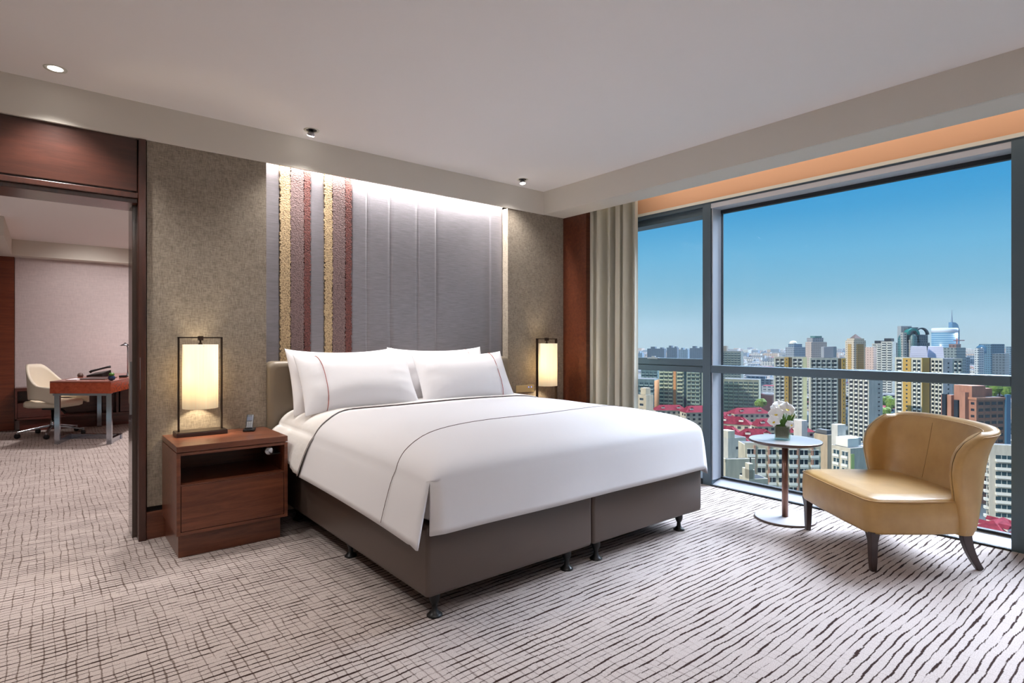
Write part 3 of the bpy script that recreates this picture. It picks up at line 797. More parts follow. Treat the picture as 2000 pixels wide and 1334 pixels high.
def seam(fr):
    pts = []
    for p in phs:
        zt_ = ztop(p); a = PI*fr; r = TH/2; z = zt_-r+r*math.sin(a); k = (z-.205)/(zt_-.205); q = back_curve(p, k)-back_normal(p, k)*(TH/2-r*math.cos(a)); pts.append((q.x, q.y, z+.0005))
    # down the ends
    def end(p):
        o_ = []
        for i in range(1, 12):
            z = (ztop(p)-TH/2)-(ztop(p)-TH/2-(.22 if fr < .5 else .40))*i/11; k = (z-.205)/(ztop(p)-.205); off = TH/2-TH/2*math.cos(PI*fr)
            q = back_curve(p, k)-back_normal(p, k)*off; o_.append((q.x, q.y-.002, z))
        return o_
    return MB().tube(end(phs[0])[::-1]+pts+end(phs[-1]), .0028, 6)
build('piping', seam(.84), LEATH, ch, local=True, smooth=True); build('piping', seam(.12), LEATH, ch, local=True, smooth=True)
# centre stitched seam on the inner back
pts = []
for i in range(14):
    z = .41+(ztop(PI*.5)-.05-.41)*i/13; k = (z-.205)/(ztop(PI*.5)-.205); q = back_curve(PI*.56, k)-back_normal(PI*.56, k)*(TH+.0003); pts.append((q.x, q.y, z))
build('seam', MB().tube(pts, .0012, 5), STITCH, ch, local=True)
def front_leg(s, sg):
    mb = MB(); pr = [(.030, .215), (.026, .19), (.021, .16), (.020, .12), (.018, .05), (.015, .0)]
    rows = []
    for h, z in pr:
        c_ = s+sg*(.03-h)*.3; rows.append([(c_-h, .035-h*.9, z), (c_+h, .035-h*.9, z), (c_+h, .035+h*.9, z), (c_-h, .035+h*.9, z)])
    mb.grid(rows[::-1], closed=True); n = len(mb.v); mb.add(rows[-1]+rows[0], [(3, 2, 1, 0), (4, 5, 6, 7)]); return mb
for s, sg in ((.045, -1), (W-.045, 1)): build('leg', front_leg(s, sg), WOODBLK, ch, local=True, bevel=.004)
def rear_leg(s):
    pts = []; rr = []
    for i in range(11):
        q = i/10; z = .225*(1-q); y = .545+.085*q**1.9; pts.append((s, y, z)); rr.append(.028*(1-.42*q)/.028)
    return MB().tube(pts, rr, sq=(.019, .028))
for s in (.05, W-.05): build('leg', rear_leg(s), WOODBLK, ch, local=True, bevel=.003)

# ------------------------------------------------------------------ side table and orchids
TX, TY = 4.035, 1.915
t = thing('side_table', 'small round pedestal side table between the bed and the lounge chair', 'side table', (TX, TY, 0))
build('table_top', MB().lathe([(.205, .533), (.230, .542), (.236, .550), (.236, .557), (.234, .5585)], n=64), TEDGE, t, local=True)
build('reflection_disc', MB().lathe([(.2335, .558), (.2335, .5595), (.232, .560)], n=64), TTOP, t, local=True)['label'] = 'glossy table surface with its white reflection in the colour'
build('stem', MB().lathe([(.021, .016), (.021, .54)], n=24), TSTEM, t, local=True, smooth=True)
build('table_base', MB().lathe([(.195, 0), (.200, .004), (.200, .010), (.198, .013)], n=64), TEDGE, t, local=True); build('base_plate', MB().lathe([(.1975, .0125), (.195, .014), (.10, .0165), (.02, .0175)], n=64), TTOP, t, local=True)
t = thing('glass_vase', 'square clear glass vase lined with a green leaf on the round table', 'vase', (TX-.012, TY+.012, .5605), .35)
mb = MB(); g = .047; th = .004; hh = .098
mb.box(-g, g, -g, g, 0, .012); mb.box(-g, -g+th, -g, g, .012, hh).box(g-th, g, -g, g, .012, hh).box(-g+th, g-th, -g, -g+th, .012, hh).box(-g+th, g-th, g-th, g, .012, hh)
build('glass_body', mb, VASEG, t, local=True)
mb = MB().grid([[(-.041, -.041, z), (.006, -.0415, z), (.020, -.036, z), (.022, .0, z), (.0, .041, z), (-.041, .041, z), (-.0415, .0, z)] for z in (.014, .04, .07, .090)], closed=True)
mb.box(-.038, .018, -.036, .036, .014, .088)
build('leaf_lining', mb, GREEN2, t, local=True)
oc = thing('orchid_arrangement', 'bunch of white orchids with yellow centres and green leaves in the glass vase', 'flowers', (TX-.012, TY+.012, .575))
def petal_rows(L_, wd, cup, n=7):
    rows = []
    for i in range(n+1):
        a = i/n; half = wd*math.sin(PI*min(1, .08+.92*a)**.8)**.8 if a < 1 else .002
        rows.append([(sx*half, L_*a, cup*(a*a)+.12*half*abs(sx)*0 + .006*math.cos(sx*2)*a) for sx in (-1, -.5, 0, .5, 1)])
    return rows
def bloom(c_, dirv, s, seed, roll=0):
    rnd = random.Random(seed); d_ = Vector(dirv).normalized(); q = d_.to_track_quat('Z', 'Y').to_matrix().to_4x4()
    M0 = Matrix.Translation(c_) @ q @ Matrix.Rotation(roll, 4, 'Z') @ Matrix.Scale(s, 4)
    mb = MB()
    for ang, L_, wd, cup in ((0, .040, .019, -.004), (2.5, .040, .016, -.006), (-2.5, .040, .016, -.006), (1.35, .043, .030, .002), (-1.35, .043, .030, .002)):
        M = M0 @ Matrix.Rotation(ang+rnd.uniform(-.1, .1), 4, 'Z') @ Matrix.Rotation(rnd.uniform(-.1, .2), 4, 'X')
        mb.grid([[M @ Vector(p) for p in r] for r in petal_rows(L_, wd, cup)])
    o = build('bloom', mb, PETAL, oc, smooth=True); o.modifiers.new('sub', 'SUBSURF').levels = 1
    lip = MB(); 
    for k in range(3):
        M = M0 @ Matrix.Translation((0, -.004, .006)) @ Matrix.Rotation(PI+(k-1)*.9, 4, 'Z') @ Matrix.Rotation(.8, 4, 'X')
        lip.grid([[M @ Vector((sx*.005*math.sin(PI*(.15+.8*a)), .016*a, 0)) for sx in (-1, 0, 1)] for a in (0, .35, .7, 1)])
    build('lip', lip, YELLOW, o, smooth=True)
    return o
oc_c = Vector((TX-.012, TY+.012, .575))
toc = Vector((-.86, -.50, .15))
side = Vector((RV.x, RV.y, 0))
for a, z, back, s, roll, dr in ((-.045, .165, 0, 1.25, .2, (-.3, .1)), (.028, .20, .01, 1.3, -.2, (.25, .15)), (-.062, .115, .02, 1.1, .5, (-.5, -.2)), (-.018, .225, -.03, 1.15, .1, (0, .6)), (.055, .165, -.02, 1.2, -.5, (.6, 0)), (.0, .15, -.05, 1.2, 0, (.3, .4)), (-.03, .20, -.055, 1.2, 0, (-.4, .5)), (.052, .088, .02, .85, .4, (.4, .1))):
    c_ = oc_c+side*a+Vector((0, 0, z))+toc*back
    bloom(c_, toc+side*dr[0]+Vector((0, 0, dr[1])), s, int(1000*z+a*100), roll)
def leaf(base, tip, wd, sag):
    base, tip = Vector(base), Vector(tip); rows = []; d_ = (tip-base); sd = d_.cross(toc).normalized()
    for i in range(9):
        a = i/8; c_ = base+d_*a+Vector((0, 0, sag*math.sin(PI*a))); hw = wd*math.sin(PI*(.12+.86*a)); rows.append([c_-sd*hw+toc*.003, c_-toc*.002, c_+sd*hw+toc*.003])
    return MB().grid(rows)
for a, z, wd in ((-.055, .13, .009), (-.03, .15, .010), (-.008, .14, .009), (.02, .15, .010), (.045, .17, .009), (.068, .20, .009), (.085, .175, .008), (.01, .24, .007)):
    o = build('leaf', leaf(oc_c+side*a*.25+Vector((0, 0, .03)), oc_c+side*a*1.1+Vector((0, 0, z)), wd, .006), GREEN, oc, smooth=True)
mb = MB()
for a, z in ((-.045, .16), (.028, .195), (-.06, .11), (.05, .16), (.0, .22)): mb.tube([oc_c+side*a*.2+Vector((0, 0, .02)), oc_c+side*a*.6+Vector((0, 0, z*.6)), oc_c+side*a+Vector((0, 0, z))], .002, 6)
build('stem', mb, GREEN, oc)

# ------------------------------------------------------------------ study
cr_ = thing('credenza', 'long low dark wood credenza against the study wall', 'cabinet', (1.0, 10.55, 0))
WOODC = wood('credenza veneer', srgb(66, 30, 24), srgb(96, 48, 40))
mb = MB(); x0, x1 = -.347, 2.6
mb.box(x0, x1, 10.39, 10.69, .56, .607).box(x0, x0+.025, 10.39, 10.69, .16, .56).box(x1-.02, x1, 10.39, 10.69, .16, .56).box(x0, x1, 10.39, 10.69, .16, .19).box(x0, x1, 10.66, 10.69, .19, .56).box(.80, .83, 10.39, 10.66, .19, .56)
build('carcass', mb, WOODC, cr_, bevel=.003)
build('drawer', B(-.32, .2, 10.395, 10.6, .195, .39), WOODC, cr_, bevel=.003)
build('drawer', B(.85, 1.5, 10.395, 10.6, .195, .555), WOODC, cr_, bevel=.003)
build('plinth', B(-.30, 2.6, 10.43, 10.68, 0, .16), WOODC, cr_)

def D(u, z, dep): 
    p = DV*dep+RV*((u-CX)/F_PX*dep); return Vector((p.x, p.y, z))
A_, B_ = D(97, 0, 6.95), D(216.5, 0, 6.95)
sv = (DV+RV*((604-1000)/F_PX)).normalized(); fv = (B_-A_).normalized()
dk = thing('desk', 'polished red wood writing desk on chrome legs in the study', 'desk', (A_.x, A_.y, 0))
L_ = 1.9
q = [A_, B_, B_+sv*L_, A_+sv*L_]
build('desk_top', MB().prism([(p.x, p.y) for p in q], .750, .766), mat('polished desk surface', srgb(150, 88, 74), .15), dk, bevel=.002)
build('apron', MB().prism([(p.x, p.y) for p in q], .618, .749), WOODDESK, dk, bevel=.002)
def dpt(a, s, z): p = A_+fv*a+sv*s; return (p.x, p.y, z)
wA = (B_-A_).length
def barbox(mb, a0, a1, s0, s1, z0, z1):
    pts = [dpt(a0, s0, 0), dpt(a1, s0, 0), dpt(a1, s1, 0), dpt(a0, s1, 0)]; mb.prism([(p[0], p[1]) for p in pts], z0, z1)
for a0 in (.05, wA-.06):
    mb = MB(); barbox(mb, a0, a0+.066, .01, .05, 0, .618); build('leg', mb, CHROME, dk, bevel=.002)
for a0 in (.05, wA-.06):
    mb = MB(); barbox(mb, a0, a0+.066, 1.5, 1.54, 0, .618); build('leg', mb, CHROME, dk, bevel=.002)
    mb = MB(); barbox(mb, a0, a0+.05, .05, .45 if a0 > .3 else .45, .0, .06); build('foot_bar', mb, CHROME, dk, bevel=.002)
mb = MB(); barbox(mb, .05, wA, .42, .47, .0, .06); build('stretcher', mb, CHROME, dk, bevel=.002)
mb = MB(); barbox(mb, .03, wA-.02, .015, .045, .59, .618); build('rail', mb, STEEL, dk)
# things on the desk
def on_desk(u, dep, z=.766): return D(u, z, dep)
p = on_desk(218, 7.10)
o = build('plant_pot', MB().lathe([(.012, 0), (.032, .008), (.041, .03), (.034, .052), (.02, .058)], (p.x, p.y, .7665), 20), mat('blue glazed bowl', srgb(34, 56, 92), .2), smooth=True); tag(o, 'small round dark blue pot near the desk corner', 'pot')
o = build('moss_ball', MB().lathe([(.01, 0), (.028, .006), (.032, .020), (.022, .036), (.004, .042)], (p.x, p.y, .822), 16), GREEN, smooth=True); tag(o, 'small green moss ball topping the dark blue pot on the desk', 'plant')
def quad(u0, u1, d0, d1, z0, z1):
    a, b2, c2, d2 = D(u0, 0, d0), D(u1, 0, d0), D(u1+ (u1-CX)*0 + (d1-d0)*0, 0, d1), D(u0, 0, d1)
    sh = sv*(d1-d0)
    return MB().prism([(a.x, a.y), (b2.x, b2.y), (b2.x+sh.x, b2.y+sh.y), (a.x+sh.x, a.y+sh.y)], z0, z1)
o = build('desk_blotter', quad(150, 205, 7.25, 7.75, .767, .775), mat('dark leather blotter', srgb(60, 44, 42), .3), bevel=.002); tag(o, 'dark leather blotter lying flat on the desk', 'desk pad')
o = build('notepad', quad(128, 150, 7.15, 7.45, .767, .772), mat('paper', srgb(214, 210, 214), .7)); tag(o, 'pale notepad at the left end of the desk', 'paper')
p = on_desk(157, 7.8); o = build('paperweight', MB().lathe([(.03, 0), (.036, .02), (.028, .045), (.01, .055)], (p.x, p.y, .7665), 16), mat('brown stone', srgb(92, 72, 66), .5), smooth=True); tag(o, 'small brown rounded paperweight behind the notepad', 'ornament')
t = thing('desk_telephone', 'black desk telephone with tilted face at the back of the desk', 'telephone', on_desk(193, 7.9), YAW-PI/2)
mb = MB().add([(-.11, -.09, 0), (.11, -.09, 0), (.11, .09, 0), (-.11, .09, 0), (-.11, -.09, .02), (.11, -.09, .05), (.11, .09, .09), (-.11, .09, .05)], [(3, 2, 1, 0), (4, 5, 6, 7), (0, 1, 5, 4), (1, 2, 6, 5), (2, 3, 7, 6), (3, 0, 4, 7)])
build('phone_body', mb, BLACKP, t, local=True, bevel=.008)
build('handset', MB().tube([(-.12, 0, .06), (-.10, 0, .075), (0, 0, .10), (.12, 0, .13), (.155, 0, .135)], [.018, .016, .012, .014, .018], 10), DARKM, t, local=True, smooth=True)
t = thing('desk_lamp', 'slim chrome reading lamp standing at the far end of the desk', 'desk lamp', on_desk(249.5, 7.95), YAW-PI/2)
build('lamp_base', MB().lathe([(.05, 0), (.05, .012), (.012, .02), (.008, .05)], n=20), BLACKP, t, local=True, smooth=True)
build('pole', MB().tube([(0, 0, .04), (0, 0, .40), (-.012, 0, .43)], .008, 8), STEEL, t, local=True, smooth=True)
build('lamp_head', MB().lathe([(.07, 0), (.03, .025), (.008, .045)], (-.035, 0, .425), 20), CHROME, t, local=True, smooth=True)
p = on_desk(241, 7.7); o = build('stapler', MB().box(-.05, .04, -.02, .02, .0, .03), BLACKP, bevel=.006); o.location = p; tag(o, 'small black stapler beside the reading lamp base', 'stapler')

# office chair
base = D(103, 0, 7.62)
oc2 = thing('office_chair', 'cream leather swivel office chair on a chrome star base behind the desk', 'office chair', (base.x, base.y, 0), YAW-PI/2)
# local: x to the right in view, y away
for k in range(5):
    a = -PI/2+.5+2*PI*k/5; c_, s_ = math.cos(a), math.sin(a)
    build('base_arm', MB().tube([(.03*c_, .03*s_, .135), (.18*c_, .18*s_, .11), (.36*c_, .36*s_, .078)], [1.0, .85, .6], sq=(.022, .015)), CHROME, oc2, local=True, bevel=.004)
    M = Matrix.Translation((.36*c_, .36*s_, .03)) @ Matrix.Rotation(a+.6, 4, 'Z') @ Matrix.Rotation(PI/2, 4, 'Y')
    mb = MB().lathe([(.022, -.024), (.029, -.020), (.029, .020), (.022, .024)], n=16); mb.v = [tuple(M @ Vector(p)) for p in mb.v]
    cs = build('caster', mb, BLACKP, oc2, local=True, smooth=True)
    build('caster_stem', MB().lathe([(.010, .03), (.012, .085)], (.36*c_, .36*s_, 0), 10), STEEL, cs, local=True)
build('gas_lift', MB().lathe([(.032, .10), (.032, .20), (.018, .20), (.018, .36)], n=16), CHROME, oc2, local=True, smooth=True)
mb = MB().box(-.09, .12, -.07, .07, .345, .385).tube([(.08, 0, .36), (.16, -.02, .33), (.19, -.03, .30)], .018, 8); build('tilt_mechanism', mb, BLACKP, oc2, local=True, bevel=.004)
build('seat', layered(rrect(-.24, .27, -.24, .24, .10), [(.03, .385), (0, .40), (-.004, .43), (0, .455), (.02, .472), (.08, .48)]), CREAM, oc2, local=True, smooth=True)
# shell back: wraps round the left end, sloping down into arms on both sides
def shell(ph, k, off):
    rx, ry = .275-off, .265-off; x = .02-rx*math.cos(ph)-.035*k*max(0, math.cos(ph)) ; y = ry*math.sin(ph)
    if abs(ph) > PI/2: x = .02+(abs(ph)-PI/2)*.24
    if abs(ph) > PI/2: y = math.copysign(ry, ph)
    e = abs(ph)/(PI*.86); zt_ = .95 if e < .12 else .665+.285*(.5+.5*math.cos(PI*min(1, (e-.12)/.50)))
    zb_ = .50-.02*e
    if e > .62: zt_ = .665-.02*(e-.62)/.38; zb_ = .50-.02*e-.06*(e-.62)/.38
    return (x, y, zb_+(zt_-zb_)*k)
rows = []
for i in range(41):
    ph = -PI*.86+2*PI*.86*i/40; loop = [shell(ph, k/8, 0) for k in range(9)]+[shell(ph, 1-k/8, .035) for k in range(9)]
    rows.append(loop)
mb = MB().grid(rows, closed=True); n = 18; mb.add(rows[0]+rows[-1], [tuple(range(n)), tuple(range(2*n-1, n-1, -1))])
build('backrest', mb, CREAM, oc2, local=True, smooth=True)
for sy in (-1, 1): build('arm_panel', MB().box(.17, .26, sy*.245-.012, sy*.245+.012, .43, .60), CREAM, oc2, local=True, bevel=.01)

# ------------------------------------------------------------------ the city outside
ZG = -75.0
def paint(name, col, rough=.85): return mat(name, srgb(*col), rough, spec=.2)
CWALL = {}
def wallmat(col):
    if col not in CWALL:
        m = mat('facade %d %d %d' % col, rough=.85, spec=.2); nt, b = nodes(m)
        n = noise(nt, coords(nt, (1, 1, .3)), .35, 4, .6)
        c0 = srgb(*[int(x*.80) for x in col]); c1 = srgb(*[int(x*.91) for x in col])
        nt.links.new(ramp2(nt, n, [(.35, c0), (.65, c1)]), b.inputs['Base Color']); CWALL[col] = m
    return CWALL[col]
def pattern_mat(name, wall, glass, fh=3.2, bay=3.4, wf=.55, hf=.5, rough=.4):
    """window grid for towers far away"""
    m = mat(name, rough=rough); nt, b = nodes(m)
    sp_ = N(nt, 'ShaderNodeSeparateXYZ'); nt.links.new(N(nt, 'ShaderNodeTexCoord').outputs['Object'], sp_.inputs[0])
    hx = mathn(nt, 'ADD', sp_.outputs['X'], sp_.outputs['Y'])
    def cell(v, per, fr):
        f = mathn(nt, 'FRACT', mathn(nt, 'DIVIDE', v, per)); return mathn(nt, 'LESS_THAN', f, fr)
    k = mathn(nt, 'MULTIPLY', cell(hx, bay, wf), cell(sp_.outputs['Z'], fh, hf))
    gn = ramp2(nt, noise(nt, coords(nt, (.35, .35, .35)), 1.3, 2), [(.35, srgb(*[int(x*.7) for x in glass])), (.65, srgb(*glass))])
    mx_ = N(nt, 'ShaderNodeMix', data_type='RGBA'); nt.links.new(k, mx_.inputs[0]); mx_.inputs[6].default_value = srgb(*wall); nt.links.new(gn, mx_.inputs[7])
    nt.links.new(mx_.outputs[2], b.inputs['Base Color']); return m
GLS = mat('dark window glass', srgb(30, 42, 54), .2, spec=.6)
GLT = mat('teal window glass', srgb(40, 66, 76), .2, spec=.6)
GLB = mat('blue curtain wall', srgb(70, 110, 140), .15, spec=.7)
WFR = paint('white window frame', (226, 226, 218))
ROOFR = mat('red tile roof', srgb(150, 58, 70), .9, spec=.1); nt, b = nodes(ROOFR)
nt.links.new(ramp2(nt, noise(nt, coords(nt), .8, 4), [(.35, srgb(104, 30, 44)), (.65, srgb(134, 46, 60))]), b.inputs['Base Color'])
ROOFG = paint('grey flat roof', (96, 98, 100)); ROOFD = paint('dark flat roof', (52, 56, 62)); WHITEP = paint('white render', (232, 228, 216)); LILAC = paint('pale lilac louvre', (196, 198, 216))

def azv(a): return Vector((math.cos(a), math.sin(a)))
class Block:
    """a building: its corner nearest the window, local +Y along the left face, local +X along the right face"""
    def __init__(s, name, label, u0, uc, u1, vt, D, beta=35, group=None, cat='building', z0=ZG):
        P = world_point(uc, 667, D); ang = math.atan2(P.y, P.x); bt = math.radians(beta)
        vl = azv(ang+PI/2-bt); vr = azv(ang-bt)
        def ln(u, v):
            if u is None: return 0
            q = DV+RV*((u-CX)/F_PX); det = v.x*(-q.y)+v.y*q.x   # P + a v = s q
            return abs((-P.x*(-q.y)-P.y*q.x)/det)
        s.a = ln(u0, vl) if u0 is not None and abs(uc-u0) > .5 else 12
        s.b = ln(u1, vr) if u1 is not None and abs(uc-u1) > .5 else 12
        s.zt = CAM_H-(vt-CY)/F_PX*D; s.h = s.zt-z0; s.z0 = z0
        s.o = thing(name, label, cat, (P.x, P.y, z0), math.atan2(vr.y, vr.x), group)
        s.px = F_PX/D
    def walls(s, col, m=None, x0=0, x1=None, y0=0, y1=None, z0=0, z1=None, name='wall', roof=None):
        x1 = s.b if x1 is None else x1; y1 = s.a if y1 is None else y1; z1 = s.h if z1 is None else z1
        o = build(name, MB().box(x0, x1, y0, y1, z0, z1), m or wallmat(col), s.o, local=True)
        if roof: build('roof', MB().box(x0+.3, x1-.3, y0+.3, y1-.3, z1-.2, z1+.05), roof, s.o, local=True)
        return o
    def part(s, name, m, *boxes):
        mb = MB()
        for b_ in boxes: mb.box(*b_)
        return build(name, mb, m, s.o, local=True)
    def windows(s, face, f0, f1, z0, z1, fh, bay, ww, wh, style='plain', gl=None, cap=100, off=0, wc=None):
        """windows on a face over the fractions f0..f1; face 'L' (x = off) or 'R' (y = off)"""
        L_ = s.a if face == 'L' else s.b; w0, w1 = f0*L_, f1*L_
        n = max(1, int((w1-w0)/bay)); bay = (w1-w0)/n; m_ = max(1, int((z1-z0)/fh))
        proto = MB(); hw = ww*bay/2; gl = gl or GLS
        def bx(mb, a0, a1, d0, d1, c0, c1, mi=0):      # a along the face, d outward
            if face == 'L': mb.box(-d1, -d0, a0, a1, c0, c1, mi)
            else: mb.box(a0, a1, -d1, -d0, c0, c1, mi)
        def cell(mb):
            bx(mb, -hw, hw, -.05, .05, 0, wh)
            if style == 'plain':
                bx(mb, -hw-.1, hw+.1, 0, .12, -.12, 0, 1)
            elif style == 'bay':
                bx(mb, -hw-.08, hw+.08, 0, .55, -.9, -.02, 1); bx(mb, -hw-.08, hw+.08, 0, .5, wh, wh+.14, 1); bx(mb, -hw*.1, hw*.1, 0, .09, 0, wh, 1)
            elif style == 'check':
                bx(mb, -hw*1.1, hw*.2, 0, .7, -1.0, -.05, 1); bx(mb, hw*.25, hw*.85, 0, .5, -.75, -.15, 2)
            elif style == 'balcony':
                bx(mb, -hw-.15, hw+.15, 0, 1.1, -.75, .15, 1); bx(mb, -hw*.35, -hw*.30, .0, .08, 0, wh, 1); bx(mb, hw*.30, hw*.35, .0, .08, 0, wh, 1)
            elif style == 'loggia':
                bx(mb, -hw, hw, -.0, .06, wh*.0, wh*.30, 1)
            elif style == 'strip':
                bx(mb, -hw, hw, 0, .08, -.25, 0, 1)
        cell(proto); mats_ = [gl, wc or WFR, ROOFG]
        first = None; cnt = 0; rest = MB(); cells = []
        for j in range(m_):
            for i in range(n): cells.append((w0+bay*(i+.5), z1-fh*(j+1)+(fh-wh)*.55))
        pos = lambda a_, c_: (-off, a_, c_) if face == 'L' else (a_, -off, c_)
        if not hasattr(s, 'count'): s.count = 0
        for a_, c_ in cells:
            if s.count < cap and s.px*wh > 2.2:
                if first is None: first = build('window', proto, mats_, s.o, local=True); o = first
                else: o = first.copy(); C.objects.link(o); o.parent = s.o
                o.location = pos(a_, c_); s.count += 1
            else:
                q = pos(a_, c_); rest.add([(p[0]+q[0], p[1]+q[1], p[2]+q[2]) for p in proto.v], proto.f); rest.m[-len(proto.m):] = proto.m
        if rest.v: s.rest = getattr(s, 'rest', []); s.rest.append((rest, mats_))
    def done(s):
        if getattr(s, 'rest', None):
            mats_ = []; mb = MB()
            for r, ms in s.rest:
                idx = []
                for x in ms:
                    if x not in mats_: mats_.append(x)
                    idx.append(mats_.index(x))
                mb.add(r.v, r.f); mb.m[-len(r.m):] = [idx[k] for k in r.m]
            o = build('windows', mb, mats_, s.o, local=True); o['kind'] = 'stuff'
        return s

# ground and far city carpet
GR = mat('city ground', rough=.95); nt, b = nodes(GR)
nt.links.new(ramp2(nt, noise(nt, coords(nt), .012, 8, .7), [(.38, srgb(44, 54, 58)), (.48, srgb(70, 76, 78)), (.54, srgb(50, 64, 48)), (.62, srgb(92, 94, 94))]), b.inputs['Base Color'])
struct('city_ground', MB().add([(30, -2600, ZG), (3800, -3000, ZG), (3800, 4600, ZG), (30, 4600, ZG)], [(0, 1, 2, 3)]), GR)
FARM = [pattern_mat('distant block '+n_, a_, b2, 3.5, 4, .6, .5, .7) for n_, a_, b2 in (('pale', (196, 196, 190), (90, 104, 118)), ('grey', (150, 156, 160), (84, 98, 112)), ('warm', (196, 176, 158), (104, 108, 116)), ('blue', (120, 140, 156), (70, 90, 112)))]
W_, Y_, G_, BG, PK = (214, 214, 198), (178, 146, 78), (150, 158, 160), (206, 196, 172), (196, 142, 120)
# --- towers seen past the left pane
g = 'teal glazed residential towers to the left'
b_ = Block('apartment_tower', 'teal grey apartment tower with an orange edge, leftmost below the transom', 1238, 1278, 1287, 741, 430, 12, g); b_.walls((120, 146, 148), roof=ROOFG)
b_.part('corner_strip', paint('orange render', (206, 150, 104)), (-.1, b_.b, -.15, 0, 0, b_.h-1))
b_.windows('L', 0.02, .98, 4, b_.h-2, 3, 3.6, .72, 1.7, 'balcony', GLT, wc=paint('pale teal parapet', (150, 170, 168))); b_.done()
b_ = Block('apartment_tower', 'taller dark teal apartment tower behind the one with the orange edge', 1252, 1284, 1292, 722, 560, 14, g); b_.walls((104, 132, 136), roof=ROOFG); b_.windows('L', 0.02, .98, 20, b_.h-2, 3, 3.8, .7, 1.6, 'balcony', GLT, wc=paint('teal parapet', (140, 162, 160))); b_.done()
b_ = Block('apartment_tower', 'wide cream and green apartment slab with balconies and one orange stripe', 1287, 1372, 1384, 712, 440, 8, g); b_.walls((186, 196, 172), roof=ROOFG)
b_.part('orange_stripe', paint('orange render', (206, 150, 104)), (-.5, 0, b_.a*.60, b_.a*.66, 0, b_.h)); b_.part('recess_strip', GLT, (-.12, 0, b_.a*.36, b_.a*.42, 0, b_.h), (-.12, 0, b_.a*.02, b_.a*.05, 0, b_.h))
b_.windows('L', .67, .99, 4, b_.h-1, 3, 2.8, .74, 1.6, 'balcony', GLT, wc=paint('cream green parapet', (206, 212, 180))); b_.windows('L', .43, .59, 4, b_.h-1, 3, 2.8, .74, 1.6, 'balcony', GLT, wc=paint('cream green parapet', (206, 212, 180))); b_.windows('L', .06, .35, 4, b_.h-1, 3, 2.8, .74, 1.6, 'balcony', GLT, wc=paint('sage parapet', (150, 168, 156))); b_.done()
b_ = Block('low_building', 'small cream low building left of the teal towers', 1244, 1262, 1276, 772, 330, 40); b_.walls((222, 206, 176), roof=ROOFG); b_.part('stair_tower', wallmat((222, 206, 176)), (1, 5, 1, 5, b_.h, b_.h+4)); b_.windows('L', .1, .9, 3, b_.h-1, 3.2, 3.4, .5, 1.3); b_.done()
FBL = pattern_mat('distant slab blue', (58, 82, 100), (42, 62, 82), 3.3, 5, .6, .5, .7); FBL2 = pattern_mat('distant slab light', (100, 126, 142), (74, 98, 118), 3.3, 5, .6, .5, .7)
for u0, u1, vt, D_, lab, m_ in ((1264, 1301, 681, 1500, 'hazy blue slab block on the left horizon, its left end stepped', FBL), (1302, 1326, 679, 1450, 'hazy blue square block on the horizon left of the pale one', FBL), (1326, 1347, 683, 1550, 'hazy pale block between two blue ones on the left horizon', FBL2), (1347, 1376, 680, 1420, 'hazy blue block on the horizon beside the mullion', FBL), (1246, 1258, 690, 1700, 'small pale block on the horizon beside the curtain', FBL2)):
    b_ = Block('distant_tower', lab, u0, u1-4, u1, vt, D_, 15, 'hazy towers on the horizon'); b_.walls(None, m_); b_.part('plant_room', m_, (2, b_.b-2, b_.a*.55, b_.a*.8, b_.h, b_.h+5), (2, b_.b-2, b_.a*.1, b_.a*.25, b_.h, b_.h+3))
# --- past the main pane
b_ = Block('apartment_tower', 'dark grey green tower right beside the mullion, with a raised stair block', 1396, 1447, 1452, 686, 760, 12); b_.walls((126, 138, 136), roof=ROOFG); b_.part('stair_block', wallmat((150, 146, 136)), (2, 10, b_.a*.55, b_.a*.85, b_.h, b_.h+7)); b_.windows('L', .02, .98, 6, b_.h-2, 3.1, 4, .7, 1.6, 'balcony', GLT, wc=paint('sage parapet', (150, 162, 154))); b_.done()
b_ = Block('apartment_block', 'wide grey green slab with rows of balconies, left of the yellow tower', 1413, 1482, 1486, 742, 470, 6); b_.walls((148, 152, 138), roof=ROOFG); b_.windows('L', .01, .99, 2, b_.h-1.5, 3, 3.5, .76, 1.6, 'balcony', GLT, wc=paint('sage parapet', (158, 166, 150))); b_.done()
b_ = Block('office_block', 'plain dark brown block behind the orchids', 1487, 1508, 1516, 772, 450, 25); b_.walls((88, 66, 70), roof=ROOFD)
def yt(label, u0, uc, u1, vt, D_, beta, bands, face_r=True, wallc=W_, cols=None, zbot=2):
    b2 = Block('residential_tower', label, u0, uc, u1, vt, D_, beta, 'white and yellow residential towers'); b2.walls(wallc, roof=ROOFG)
    for f0, f1, kind in bands:
        if kind == 'w': b2.windows('L', f0, f1, zbot, b2.h-1, 2.95, 3.0, .72, 1.6, 'check', GLS)
        if kind == 'y': b2.part('yellow_strip', paint('yellow render', Y_), (-.5, .2, f0*b2.a, f1*b2.a, 0, b2.h-.5)); b2.windows('L', f0+.3*(f1-f0), f1-.3*(f1-f0), zbot, b2.h-1, 2.95, 3, .5, 1.2, 'plain', GLS, off=.5)
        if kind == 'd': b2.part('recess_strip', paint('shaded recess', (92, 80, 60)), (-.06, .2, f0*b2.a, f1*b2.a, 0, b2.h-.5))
        if kind == 'p': b2.part('blank_strip', wallmat((214, 216, 178)), (-.3, .2, f0*b2.a, f1*b2.a, 0, b2.h-.5))
    return b2
b_ = yt('white tower with a broad yellow band, directly behind the orchids', 1513, 1576, 1578, 697, 440, -14, ((.70, .99, 'w'), (.57, .69, 'y'), (.46, .57, 'd'), (.14, .45, 'w'), (0, .12, 'p'))); b_.done()
